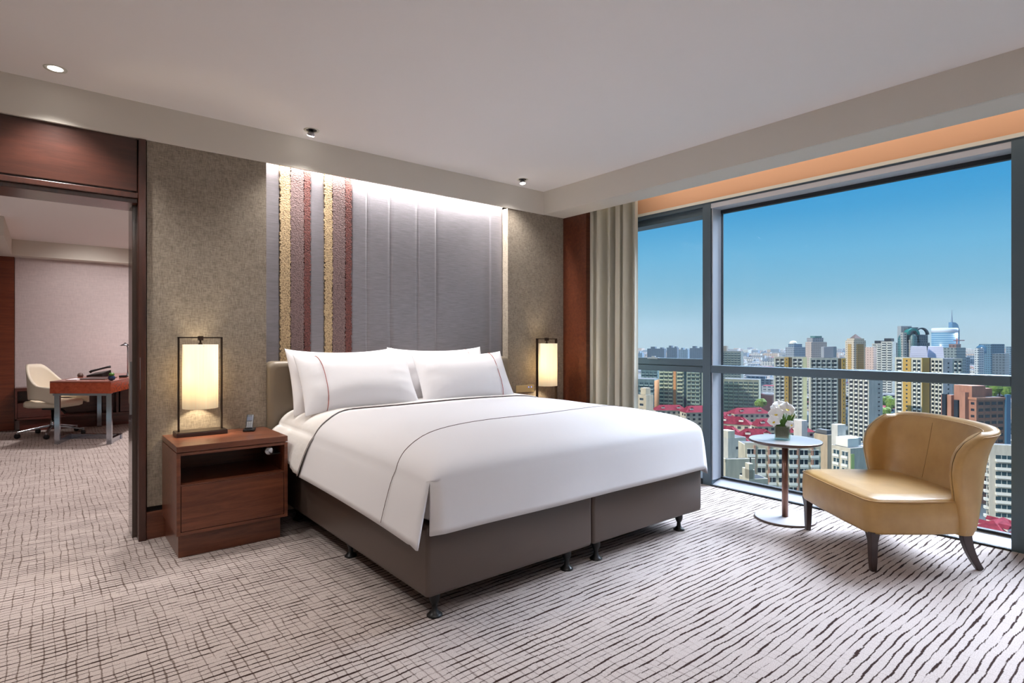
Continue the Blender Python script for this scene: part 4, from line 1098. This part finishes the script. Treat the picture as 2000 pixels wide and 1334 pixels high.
b_ = yt('pale tower with a narrow yellow strip, between the orchids and the bright white one', 1583, 1652, 1656, 699, 425, -30, ((.42, .99, 'w'), (.13, .22, 'd'), (.02, .12, 'y'), (.24, .42, 'w'))); b_.part('penthouse', paint('grey render box', (150, 154, 162)), (1, 5, b_.a*.33, b_.a*.60, b_.h, b_.h+8.2)); b_.done()
b_ = yt('bright white tower with dense windows and a plain grey side, left of the armchair back', 1657, 1697, 1724, 724, 380, 38, ((.02, .98, 'w'),)); b_.windows('R', .5, .95, 2, b_.h-2, 2.95, 4.5, .3, 1.0, 'plain', GLS); b_.done()
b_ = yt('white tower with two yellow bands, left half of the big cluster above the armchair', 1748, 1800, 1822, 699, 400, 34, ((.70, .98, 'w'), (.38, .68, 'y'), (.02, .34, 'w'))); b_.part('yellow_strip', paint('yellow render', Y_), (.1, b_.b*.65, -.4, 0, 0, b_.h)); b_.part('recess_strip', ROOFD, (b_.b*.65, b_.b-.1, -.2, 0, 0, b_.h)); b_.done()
b_ = yt('white tower with plain grey end wall, right half of the cluster above the armchair', 1818, 1841, 1880, 700, 392, 48, ((.02, .98, 'w'),)); b_.part('end_wall', wallmat((196, 200, 204)), (.1, b_.b*.48, -.3, 0, 0, b_.h)); b_.windows('R', .2, .34, 2, b_.h-2, 2.95, 3, .5, 1.1, 'plain', GLS, off=.3); b_.windows('R', .55, .98, 2, b_.h-1, 2.95, 3, .6, 1.3, 'check', GLS); b_.done()
for u0, uc, u1, lab in ((1776, 1790, 1812, 'pale lilac louvred roof box, left one of two above the white cluster'), (1811, 1825, 1843, 'pale lilac louvred roof box, right one of two above the white cluster')):
    t = thing('roof_box', lab, 'plant room', world_point(u0*.5+u1*.5, 699, 412), .35, 'lilac roof boxes'); s0 = 5.0 if u0 < 1800 else 4.6
    build('louvre_box', MB().add([(-s0, -s0, -1), (s0, -s0, -1), (s0, s0, -1), (-s0, s0, -1), (-s0*.86, -s0*.86, 8.4), (s0*.86, -s0*.86, 8.4), (s0*.86, s0*.86, 8.4), (-s0*.86, s0*.86, 8.4)], [(3, 2, 1, 0), (4, 5, 6, 7), (0, 1, 5, 4), (1, 2, 6, 5), (2, 3, 7, 6), (3, 0, 4, 7)]), LILAC, t, local=True)
    mb = MB()
    for k in range(6): r_ = s0*(1-.14*(k+.6)/6.7)+.05; mb.box(-r_, r_, -r_, r_, k*1.35+.4, k*1.35+.55)
    build('slats', mb, paint('lilac slat', (170, 174, 196)), t, local=True)
# mid-distance towers
b_ = Block('office_tower', 'grey block with a round white dome on its roof, behind the yellow tower', 1534, 1551, 1573, 678, 900, 40, ); b_.walls(None, pattern_mat('grey tower', (142, 150, 158), (98, 112, 126))); b_.part('upper_block', pattern_mat('blue grey tower', (112, 132, 150), (78, 98, 120)), (b_.b*.1, b_.b*.8, 2, b_.a*.8, b_.h, b_.h+5))
build('dome', MB().lathe([(5.5, 5), (5.2, 7.5), (3.5, 9.3), (.5, 10)], (b_.b*.3, b_.a*.5, b_.h), 20), WHITEP, b_.o, local=True, smooth=True)
b_ = Block('office_tower', 'beige stone tower with a green top, left of the pyramid-roofed tower', 1573, 1585, 1615, 668, 950, 55); b_.walls(None, pattern_mat('beige tower', (196, 178, 164), (104, 104, 112), 3.4, 3.6, .5, .5)); b_.part('upper_block', pattern_mat('beige tower grey', (160, 158, 160), (96, 102, 112)), (b_.b*.1, b_.b*.8, 1, b_.a, b_.h, b_.h+7)); b_.part('green_crown', paint('verdigris', (60, 104, 98)), (b_.b*.3, b_.b*.75, 3, b_.a-1, b_.h+7, b_.h+10))
b_ = Block('office_tower', 'grey roof block right of the beige stone tower', 1608, 1618, 1634, 677, 520, 50); b_.walls((176, 182, 186), roof=ROOFG)
b_ = Block('office_tower', 'cream tower with gold glass strips and a grey pyramid roof', 1651, 1668, 1691, 665, 820, 45); CT = pattern_mat('cream tower', (206, 192, 168), (118, 108, 100), 3.2, 3.2, .4, .5); b_.walls(None, CT)
b_.part('gold_strip', pattern_mat('gold glass', (176, 140, 72), (112, 84, 44), 3.2, 1.6, .5, .7), (b_.b*.22, b_.b*.82, -.4, 0, 0, b_.h-5)); b_.part('gold_strip', pattern_mat('gold glass left', (196, 160, 92), (140, 110, 60), 3.2, 1.6, .5, .7), (-.4, 0, b_.a*.3, b_.a*.7, 0, b_.h-5)); b_.part('cornice', paint('cream cornice', (190, 178, 158)), (b_.b*.08, b_.b*.92, b_.a*.08, b_.a*.92, b_.h, b_.h+3))
build('pyramid_roof', MB().add([(b_.b*.2, b_.a*.2, b_.h+3), (b_.b*.8, b_.a*.2, b_.h+3), (b_.b*.8, b_.a*.8, b_.h+3), (b_.b*.2, b_.a*.8, b_.h+3), (b_.b*.5, b_.a*.5, b_.h+9.5)], [(0, 1, 4), (1, 2, 4), (2, 3, 4), (3, 0, 4), (3, 2, 1, 0)]), paint('brown grey slate', (112, 98, 96)), b_.o, local=True)
b_ = Block('apartment_tower', 'plain pinkish slab right of the pyramid-roofed tower', 1690, 1706, 1712, 678, 760, 12); b_.walls(None, pattern_mat('pinkish slab', (204, 178, 164), (160, 142, 138), 3.2, 3, .35, .4))
for u0, uc, u1, vt, D_, lab in ((1703, 1722, 1730, 671, 800, 'white balconied tower with a dark cap, left of a twin'), (1721, 1743, 1750, 667, 720, 'white balconied tower with a dark cap, nearer twin beside the green arches')):
    b_ = Block('apartment_tower', lab, u0, uc, u1, vt, D_, 14, 'white balconied twin towers'); b_.walls((214, 214, 204), roof=ROOFG); b_.windows('L', .02, .98, 4, b_.h-1, 3.1, 4, .7, 1.5, 'balcony', GLS); b_.part('dark_cap', ROOFD, (1, b_.b-1, b_.a*.15, b_.a*.75, b_.h, b_.h+4)); b_.done()
# arched office complex
b_ = Block('arched_office', 'dark office complex with green semicircular arched tops', 1745, 1764, 1816, 655, 780, 55); AM = pattern_mat('arch tower', (92, 104, 112), (54, 74, 84), 3.4, 3, .6, .6); b_.walls(None, AM, z1=b_.h-10)
AG = paint('verdigris arch', (40, 120, 116)); AG2 = pattern_mat('arch tower pale', (170, 168, 160), (80, 90, 96), 3.4, 4, .6, .5)
b_.part('pale_pier', AG2, (-1, 4, -1, 4, 0, b_.h+4), (b_.b*.22, b_.b*.36, -2, 2, 0, b_.h-6)); b_.part('upper_block', AM, (b_.b*.25, b_.b*.62, 3, b_.a, b_.h-10, b_.h+11), (b_.b*.62, b_.b*.95, 1, b_.a, b_.h-10, b_.h+1)); b_.part('grey_slab', paint('grey render', (150, 156, 160)), (b_.b*.15, b_.b*.55, b_.a*.6, b_.a, b_.h-10, b_.h+13))
def arch(b2, cx_, cz, r, y0, y1, m_, th=2.2):
    mb = MB(); k = 16
    ring = [(cx_+r*math.cos(PI*i/k), cz+r*math.sin(PI*i/k)) for i in range(k+1)]; inn = [(cx_+(r-th)*math.cos(PI*i/k), cz+(r-th)*math.sin(PI*i/k)) for i in range(k+1)]
    mb.grid([[(a_, y0, c_) for a_, c_ in inn], [(a_, y0, c_) for a_, c_ in ring], [(a_, y1, c_) for a_, c_ in ring], [(a_, y1, c_) for a_, c_ in inn]]); return build('arch', mb, m_, b2.o, local=True)
arch(b_, b_.b*.36, b_.h+1, 8.5, -2, 6, AG, 3); arch(b_, b_.b*.72, b_.h+1, 9.5, 0, 5, paint('dark arch', (64, 78, 88)), 1.6)
build('round_bay', MB().lathe([(5.2, 0), (5.2, b_.h-4), (3.4, b_.h), (.5, b_.h+1.5)], (3, 6, 0), 18), pattern_mat('teal bay', (70, 116, 118), (44, 78, 86), 3.4, 2.6, .6, .6), b_.o, local=True, smooth=True)
build('round_bay', MB().lathe([(4.6, 0), (4.6, b_.h-2), (3, b_.h+1), (.5, b_.h+2.5)], (b_.b*.36, 0, 0), 18), pattern_mat('teal bay two', (70, 104, 106), (44, 70, 78), 3.4, 2.6, .6, .6), b_.o, local=True, smooth=True)
# cylindrical glass tower with spire
p = world_point(1845, 667, 1350); t = thing('glass_tower', 'cylindrical blue glass tower with white crown, side fin and spire', 'skyscraper', (p.x, p.y, ZG)); zt_ = CAM_H-(641-667)/F_PX*1350-ZG
def cyl_pat(name, wall, glass):
    m = mat(name, rough=.3); nt, b2 = nodes(m); s_ = N(nt, 'ShaderNodeSeparateXYZ'); nt.links.new(N(nt, 'ShaderNodeTexCoord').outputs['Object'], s_.inputs[0])
    k = mathn(nt, 'LESS_THAN', mathn(nt, 'FRACT', mathn(nt, 'DIVIDE', s_.outputs['Z'], 4.6)), .42); mx_ = N(nt, 'ShaderNodeMix', data_type='RGBA'); nt.links.new(k, mx_.inputs[0]); mx_.inputs[6].default_value = srgb(*glass); mx_.inputs[7].default_value = srgb(*wall); nt.links.new(mx_.outputs[2], b2.inputs['Base Color']); return m
build('shaft', MB().lathe([(25.5, 0), (25.5, zt_-10)], n=40), cyl_pat('banded glass', (160, 190, 206), (76, 128, 160)), t, local=True, smooth=True)
build('crown', MB().lathe([(25.8, zt_-10), (25.8, zt_-1), (24, zt_)], n=40), paint('white crown', (214, 226, 236)), t, local=True, smooth=True)
fin = (DV*-.2+RV).normalized(); M = Matrix.Rotation(math.atan2(fin.y, fin.x), 4, 'Z')
mb = MB(); vs_ = [(12, 0), (27, 0), (27, zt_-4), (24, zt_+8), (19, zt_+13), (12, zt_+14)]
mb.add([M @ Vector((a_, -8, c_)) for a_, c_ in vs_]+[M @ Vector((a_, 8, c_)) for a_, c_ in vs_], [(0, 1, 2, 3, 4, 5), (11, 10, 9, 8, 7, 6)]+[(i, i+6, (i+1) % 6+6, (i+1) % 6) for i in range(6)])
build('fin', mb, GLB, t, local=True); mb = MB().lathe([(2.2, 0), (1.6, 10), (.9, 18), (.4, 30)], M @ Vector((15, 0, zt_+13)), 8); build('spire', mb, paint('steel mast', (120, 140, 156)), t, local=True)
p = world_point(1869, 700, 900); t = thing('tower_crane', 'pinkish tower crane just right of the cylindrical glass tower', 'crane', (p.x, p.y, ZG)); zc = CAM_H-(667-667)/F_PX*900-ZG+2
build('mast', MB().box(-1, 1, -1, 1, 0, zc+3), paint('crane red', (178, 128, 124)), t, local=True); M = Matrix.Rotation(YAW-PI/2+.2, 4, 'Z')
build('jib', MB().box(-6, 14, -.6, .6, zc-1, zc+.4, 0, M), paint('crane red', (178, 128, 124)), t, local=True)
b_ = Block('apartment_tower', 'stepped grey green tower right of the lilac roof boxes', 1838, 1868, 1886, 679, 640, 30); b_.walls(None, pattern_mat('grey green tower', (126, 138, 138), (76, 94, 104), 3.2, 3.6)); b_.part('upper_block', pattern_mat('brown top', (126, 100, 96), (96, 84, 88)), (3, b_.b*.7, 2, b_.a*.6, b_.h, b_.h+4))
b_ = Block('apartment_tower', 'lower hazy stepped tower between the white cluster and the dark glass group', 1872, 1884, 1894, 697, 700, 30); b_.walls(None, pattern_mat('hazy step', (120, 134, 142), (82, 98, 112), 3.2, 4))
for u0, uc, u1, vt, D_, bt, wc, gc, lab in ((1903, 1911, 1922, 680, 820, 40, (190, 196, 196), (96, 116, 132), 'pale striped tower at the left edge of the dark glass group'), (1912, 1936, 1962, 672, 860, 40, (84, 116, 134), (58, 90, 112), 'dark blue glass tower with a curved shoulder, tallest of the right-hand group'), (1938, 1962, 1971, 691, 700, 15, (92, 104, 112), (66, 82, 94), 'lower dark slab in front of the blue glass tower'), (1964, 1974, 1990, 677, 900, 30, (108, 132, 146), (76, 100, 120), 'narrow blue grey tower against the right window post')):
    b_ = Block('office_tower', lab, u0, uc, u1, vt, D_, bt, 'towers on the right'); b_.walls(None, pattern_mat('right tower %d' % u0, wc, gc, 3.3, 3.2, .6, .55, .3), roof=ROOFD)
    if u0 == 1912: build('shoulder', MB().lathe([(9, b_.h-14), (9, b_.h-5), (6, b_.h-2), (.5, b_.h-1)], (4, b_.a-4, 0), 20), GLB, b_.o, local=True, smooth=True)
# pink brick stepped block
b_ = Block('apartment_block', 'stepped pink brick building with dark glass strips and square loggias behind the armchair', 1838, 1907, 1966, 778, 268, 40); PKM = wallmat(PK); b_.walls(PK, z1=b_.h)
b_.part('cornice', wallmat((214, 156, 128)), (-.5, b_.b+.5, -.5, 0, b_.h-.8, b_.h+.3), (-.5, 0, 0, b_.a*.4, b_.h-.8, b_.h+.3)); b_.part('upper_tower', PKM, (b_.b*.0, b_.b*.45, b_.a*.12, b_.a*.62, b_.h, b_.h+5.6), (b_.b*.5, b_.b*.9, b_.a*.3, b_.a*.8, b_.h, b_.h+4))
b_.part('flat_roof', ROOFD, (.3, b_.b-.3, .3, b_.a-.3, b_.h, b_.h+.12))
b_.part('side_wing', PKM, (-2.2, 0, b_.a*.2, b_.a*.36, 0, b_.h+2.5), (-1.6, 0, b_.a*.62, b_.a*.74, 0, b_.h+.5))
b_.part('glass_strip', GLS, (-2.6, 0, b_.a*.38, b_.a*.50, 0, b_.h-1.5)); b_.part('glass_strip', GLS, (-2.0, 0, b_.a*.76, b_.a*.88, 0, b_.h+.8)); b_.part('glass_strip', GLB, (b_.b*.93, b_.b+1.2, -1.0, 0, 0, b_.h+1.5))
b_.windows('R', .04, .90, 2, b_.h-1.4, 3.0, 3.5, .74, 2.1, 'loggia', GLS, wc=paint('pink parapet', (176, 118, 96))); b_.windows('L', .02, .18, 2, b_.h-1.4, 3, 2.9, .6, 1.7, 'loggia', GLS, wc=PKM); b_.windows('L', .52, .60, 2, b_.h-1.4, 3, 2.4, .6, 1.7, 'loggia', GLS, wc=PKM); b_.windows('L', .90, .99, 2, b_.h-1.4, 3, 2.6, .7, 1.7, 'loggia', GLT, wc=PKM); b_.done()
# near right white balconied block, red roofs below it
b_ = Block('apartment_block', 'tall white apartment block with balconies beyond the armchair, against the right post', 1926, 1933, 1990, 868, 205, 72); b_.walls((226, 220, 206), roof=ROOFG); b_.windows('R', .03, .97, 1, b_.h-3, 2.95, 4.2, .62, 1.5, 'balcony', GLT); b_.windows('L', .1, .9, 1, b_.h-3, 2.95, 2.8, .5, 1.2, 'balcony', GLS); b_.done()
b_ = Block('low_building', 'tall white annex with ribbon windows behind the white balconied block', 1931, 1940, 1985, 878, 240, 66); b_.walls((206, 216, 220)); b_.windows('R', .05, .95, 2, b_.h-1, 3.2, 3, .7, 1.3, 'strip', GLB); b_.done()

def house(label, u, v, D_, ln_, wd, h, rot, wallc=(220, 208, 184), dorm=2, group='red-roofed houses'):
    p = world_point(u, v, D_); z = max(ZG+4, p.z-h*.3); ln_ *= .66; wd *= .8
    t = thing('house', label, 'house', (p.x, p.y, ZG), rot, group); zw = z-ZG
    build('wall', MB().box(-ln_, ln_, -wd, wd, 0, zw), wallmat(wallc), t, local=True)
    r_ = ln_-wd*.9; e = .7
    build('roof', MB().add([(-ln_-e, -wd-e, zw-.1), (ln_+e, -wd-e, zw-.1), (ln_+e, wd+e, zw-.1), (-ln_-e, wd+e, zw-.1), (-r_, 0, zw+h), (r_, 0, zw+h)], [(0, 1, 5, 4), (1, 2, 5), (2, 3, 4, 5), (3, 0, 4), (3, 2, 1, 0)]), ROOFR, t, local=True)
    for k in range(dorm):
        x = -ln_+2*ln_*(k+.5)/dorm*1.0; x = max(-r_, min(r_, x))
        for sy in (-1, 1):
            o = build('dormer', MB().box(x-1.2, x+1.2, sy*wd*.45-1.3, sy*wd*.45+1.3, zw, zw+h*.62).add([(x-1.5, sy*wd*.45-1.5, zw+h*.62), (x+1.5, sy*wd*.45-1.5, zw+h*.62), (x+1.5, sy*wd*.45+1.5, zw+h*.62), (x-1.5, sy*wd*.45+1.5, zw+h*.62), (x, sy*wd*.45-1.5, zw+h*.86), (x, sy*wd*.45+1.5, zw+h*.86)], [(0, 1, 4), (1, 2, 5, 4), (2, 3, 5), (3, 0, 4, 5)], 1), [WHITEP, ROOFR], t, local=True)
    first = None
    for fl in range(4):
        zz = zw-2.6-3*fl
        if zz < .5: break
        n = int(2*ln_/3.4)
        for i in range(n):
            for sd in (0, 1):
                if sd == 1 and i*3.4 > 2*wd-3: continue
                if first is None: first = build('window', MB().box(-.9, .9, -.12, .12, 0, 1.5), GLS, t, local=True); o = first
                else: o = first.copy(); C.objects.link(o); o.parent = t
                if sd == 0: o.location = (-ln_+1.7+i*(2*ln_-3.4)/max(1, n-1), -wd, zz)
                else: o.location = (-ln_, -wd+1.7+i*3.4, zz); o.rotation_euler = (0, 0, PI/2)
    return t
VW = YAW-PI/2
for u, v, D_, ln_, wd, h, rot, lab in (
    (1308, 797, 420, 17, 5.5, 3.4, .0, 'red-roofed row house seen just above the duvet, left of the red roof by the mullion'),
    (1360, 800, 400, 15, 6, 4, .15, 'red-roofed row house seen above the duvet corner by the mullion'),
    (1462, 803, 410, 20, 6, 3.6, .1, 'long red-roofed house lowest in front of the grey green slab'),
    (1412, 812, 380, 10, 5, 3.6, .3, 'short red-roofed house at the mullion, farthest of its row'),
    (1432, 822, 330, 14, 5.5, 3.8, -.5, 'red-roofed house with dormers left of the orchids'),
    (1495, 826, 335, 11, 5.5, 3.8, .1, 'red-roofed house partly behind the orchid blooms'),
    (1418, 842, 300, 11, 5.5, 4, -.5, 'red-roofed house with dormers touching the mullion'),
    (1476, 848, 285, 13, 5.5, 4.0, -.2, 'red-roofed house just above the round table top'),
    (1430, 866, 262, 15, 6, 4.6, -.55, 'nearest red-roofed house left of the round table'),
    (1556, 838, 350, 12, 6, 3.6, .2, 'red-roofed house behind the vase on its right'),
    (1950, 1030, 185, 14, 8, 4.0, .5, 'big red-roofed house seen below the armchair wing at the right post'),
    (1936, 1048, 172, 6, 5, 3.0, 1.0, 'small red-roofed house under the armchair wing')):
    house(lab, u, v, D_, ln_, wd, h, rot+VW)
# near pale blocks, bottom left of the main pane
BGE = (224, 214, 190)
b_ = Block('low_building', 'pale flat-roofed block touching the mullion, above the one with the dark roof', 1396, 1422, 1457, 856, 210, 50); b_.walls((220, 216, 204), roof=ROOFG); b_.part('stair_tower', wallmat((232, 224, 204)), (0, 3, 0, 4, b_.h, b_.h+2.6)); b_.windows('R', .2, .8, 10, b_.h-2, 4, 5, .2, 1.0); b_.done()
b_ = Block('low_building', 'beige block with dark flat roof at the lower left of the main pane', 1400, 1417, 1475, 903, 165, 64); b_.walls(BGE, roof=ROOFD); b_.part('parapet', wallmat(BGE), (0, b_.b, 0, .4, b_.h, b_.h+.9), (0, .4, 0, b_.a, b_.h, b_.h+.9)); b_.windows('R', .35, .7, 8, b_.h-2, 4, 4, .25, 1.2); b_.windows('L', .1, .9, 4, b_.h-1.5, 3, 3, .4, 1.2); b_.done()
b_ = Block('low_building', 'small stepped cream block lowest beside the window sill', 1444, 1463, 1500, 936, 150, 60); b_.walls(BGE, roof=ROOFD); b_.part('stair_tower', wallmat(BGE), (0, b_.b*.3, 0, b_.a*.7, b_.h, b_.h+2.4), (0, b_.b*.22, 0, b_.a*.4, b_.h, b_.h+4.0)); b_.part('vent_pipe', ROOFD, (b_.b*.22, b_.b*.22+.25, b_.a*.3, b_.a*.3+.25, b_.h+2, b_.h+5.4)); b_.windows('L', .2, .8, b_.h-4, b_.h-.8, 3, 2.5, .4, 1.6); b_.done()
b_ = Block('apartment_block', 'long cream apartment block with rows of balconies behind the table stem', 1455, 1603, 1624, 872, 178, -22); b_.walls((230, 218, 192), roof=ROOFG); b_.part('roof_parapet', wallmat((226, 216, 196)), (0, .3, 0, b_.a, b_.h, b_.h+.8))
for k in range(5): b_.part('stair_bay', wallmat((206, 160, 140)), (-.45, 0, b_.a*(.10+.19*k), b_.a*(.125+.19*k), 0, b_.h))
b_.windows('L', .01, .99, .5, b_.h-.6, 2.9, 2.9, .70, 1.6, 'bay', GLS); b_.done()
b_ = Block('apartment_block', 'cream apartment block with a plain end wall between table and armchair seat', 1624, 1661, 1697, 876, 200, 42); b_.walls((226, 216, 196), roof=ROOFG); b_.windows('L', .04, .96, .5, b_.h-.8, 2.9, 3.4, .66, 1.5, 'bay', GLT); b_.part('green_stripe', paint('green stripe', (196, 206, 130)), (b_.b*.02, b_.b*.2, -.1, 0, 4, b_.h-2)); b_.part('roof_room', WHITEP, (1, 6, 2, 7, b_.h, b_.h+3)); b_.done()
b_ = Block('low_building', 'white roof house on the block behind the vase', 1550, 1566, 1577, 822, 300, 40); b_.walls((222, 216, 208)); 
b_ = Block('low_building', 'white cubic stair house left of the armchair back', 1624, 1636, 1652, 830, 262, 45); b_.walls((232, 228, 218)); b_.part('annex', wallmat((216, 212, 204)), (b_.b*.1, b_.b*1.5, -6, 0, 0, b_.h-5)); b_.windows('R', .2, .9, 8, b_.h-6, 3, 3, .5, 1.2); b_.done()
b_ = Block('low_building', 'pale flat-roofed block beside the armchair back, below the bright white tower', 1660, 1684, 1712, 876, 228, 45); b_.walls((206, 204, 196), roof=paint('pale roof', (196, 200, 204))); b_.windows('L', .1, .9, 4, b_.h-1.5, 3, 3, .5, 1.3); b_.done()
b_ = Block('low_building', 'brown block with dark roof under the pale tower with yellow strip', 1590, 1616, 1634, 850, 285, 40); b_.walls((206, 184, 156), roof=ROOFD); b_.part('roof_clutter', ROOFG, (2, 5, 2, 8, b_.h, b_.h+2)); b_.done()
# trees
TR = mat('tree foliage', rough=.8); nt, b = nodes(TR)
nt.links.new(ramp2(nt, noise(nt, coords(nt), .9, 4, .7), [(.35, srgb(54, 86, 34)), (.65, srgb(120, 148, 60))]), b.inputs['Base Color'])
def tree(label, u, v, D_, r):
    p = world_point(u, v, D_); t = thing('tree', label, 'tree', (p.x, p.y, ZG), 0, 'trees between the towers'); rn = random.Random(int(u)); z = max(r, p.z-ZG)
    build('trunk', MB().tube([(0, 0, 0), (0, 0, z)], .5, 6), WOODBLK, t, local=True); mb = MB()
    for k in range(7):
        c_ = Vector((rn.uniform(-.7, .7)*r, rn.uniform(-.7, .7)*r, z+rn.uniform(-.4, .5)*r)); q = r*rn.uniform(.5, .75); prof = [(q*math.sin(PI*i/7)*rn.uniform(.85, 1.1)+.02, -q*math.cos(PI*i/7)) for i in range(8)]; mb.lathe(prof, c_, 10)
    build('crown', mb, TR, t, local=True)
for u, v, D_, r, lab in ((1731, 782, 520, 5, 'green tree between the bright white tower and the two-banded tower, left of a second'), (1741, 788, 500, 5, 'green tree between the bright white tower and the two-banded tower, right of the first'), (1728, 806, 430, 4, 'small tree low between the white towers'), (1952, 757, 420, 7, 'green tree above the pink brick roof near the right post'), (1484, 790, 425, 4, 'small tree beside the plain dark brown block')): tree(lab, u, v, D_, r)
b_ = Block('low_building', 'low teal-roofed hall between the white towers', 1724, 1738, 1750, 806, 440, 40); b_.walls((70, 120, 128), roof=GLT)

# the uncountable low city between and behind the towers
NEAR = []
for q in list(C.objects):
    if q.parent is None and q.get('category') and q.location.z < -60 and q.children:
        r_ = 4
        for ch in q.children:
            if ch.type == 'MESH' and ch.name.split('.')[0] != 'window': r_ = max([r_]+[(q.matrix_basis @ Vector(c_)-q.location).to_2d().length for c_ in ch.bound_box])
        NEAR.append((q.location.x, q.location.y, r_))
rnd = random.Random(11); mb = MB()
for i in range(9000):
    dep = 300+3200*rnd.random()**.85; u = rnd.uniform(960, 2200)
    if dep < 560 and (1900 < u < 2010 or 1230 < u < 1300): continue
    p = world_point(u, 667, dep); h = rnd.choice((7, 9, 12, 18, 18, 22))*(1+.3*rnd.random())
    if dep > 1300 and rnd.random() < .07: h = rnd.uniform(26, 40)
    if dep < 700: h = min(h, 14)
    a = rnd.uniform(8, 30); c = rnd.uniform(8, 16)
    if any((p.x-q[0])**2+(p.y-q[1])**2 < (q[2]+max(a, c))**2 for q in NEAR): continue
    M = Matrix.Translation((p.x, p.y, ZG)) @ Matrix.Rotation(.25+rnd.choice((0, PI/2)), 4, 'Z')
    k_ = rnd.choice((0, 0, 1, 2, 3)); mb.box(-a, a, -c, c, 0, h, k_, M); mb.box(-a+.5, a-.5, -c+.5, c-.5, h-.1, h+.15, rnd.choice((4, 5, 5, 4, 6)), M)
o = build('distant_city', mb, FARM+[ROOFG, ROOFD, ROOFR]); o['kind'] = 'stuff'; o['label'] = 'hazy carpet of low rooftops stretching to the horizon'; o['category'] = 'buildings'


# thin haze over the city
HZ = bpy.data.materials.new('city haze'); HZ.use_nodes = True; nt = HZ.node_tree; nt.nodes.clear()
vsn = N(nt, 'ShaderNodeVolumeScatter'); vsn.inputs['Color'].default_value = (.72, .86, 1, 1); vsn.inputs['Density'].default_value = .000032; vsn.inputs['Anisotropy'].default_value = .2
o = N(nt, 'ShaderNodeOutputMaterial'); nt.links.new(vsn.outputs[0], o.inputs['Volume'])
o = build('haze', B(60, 3790, -2900, 4500, ZG-1, 140), HZ); o['kind'] = 'stuff'; o['label'] = 'thin blue haze over the city'; o['category'] = 'haze'
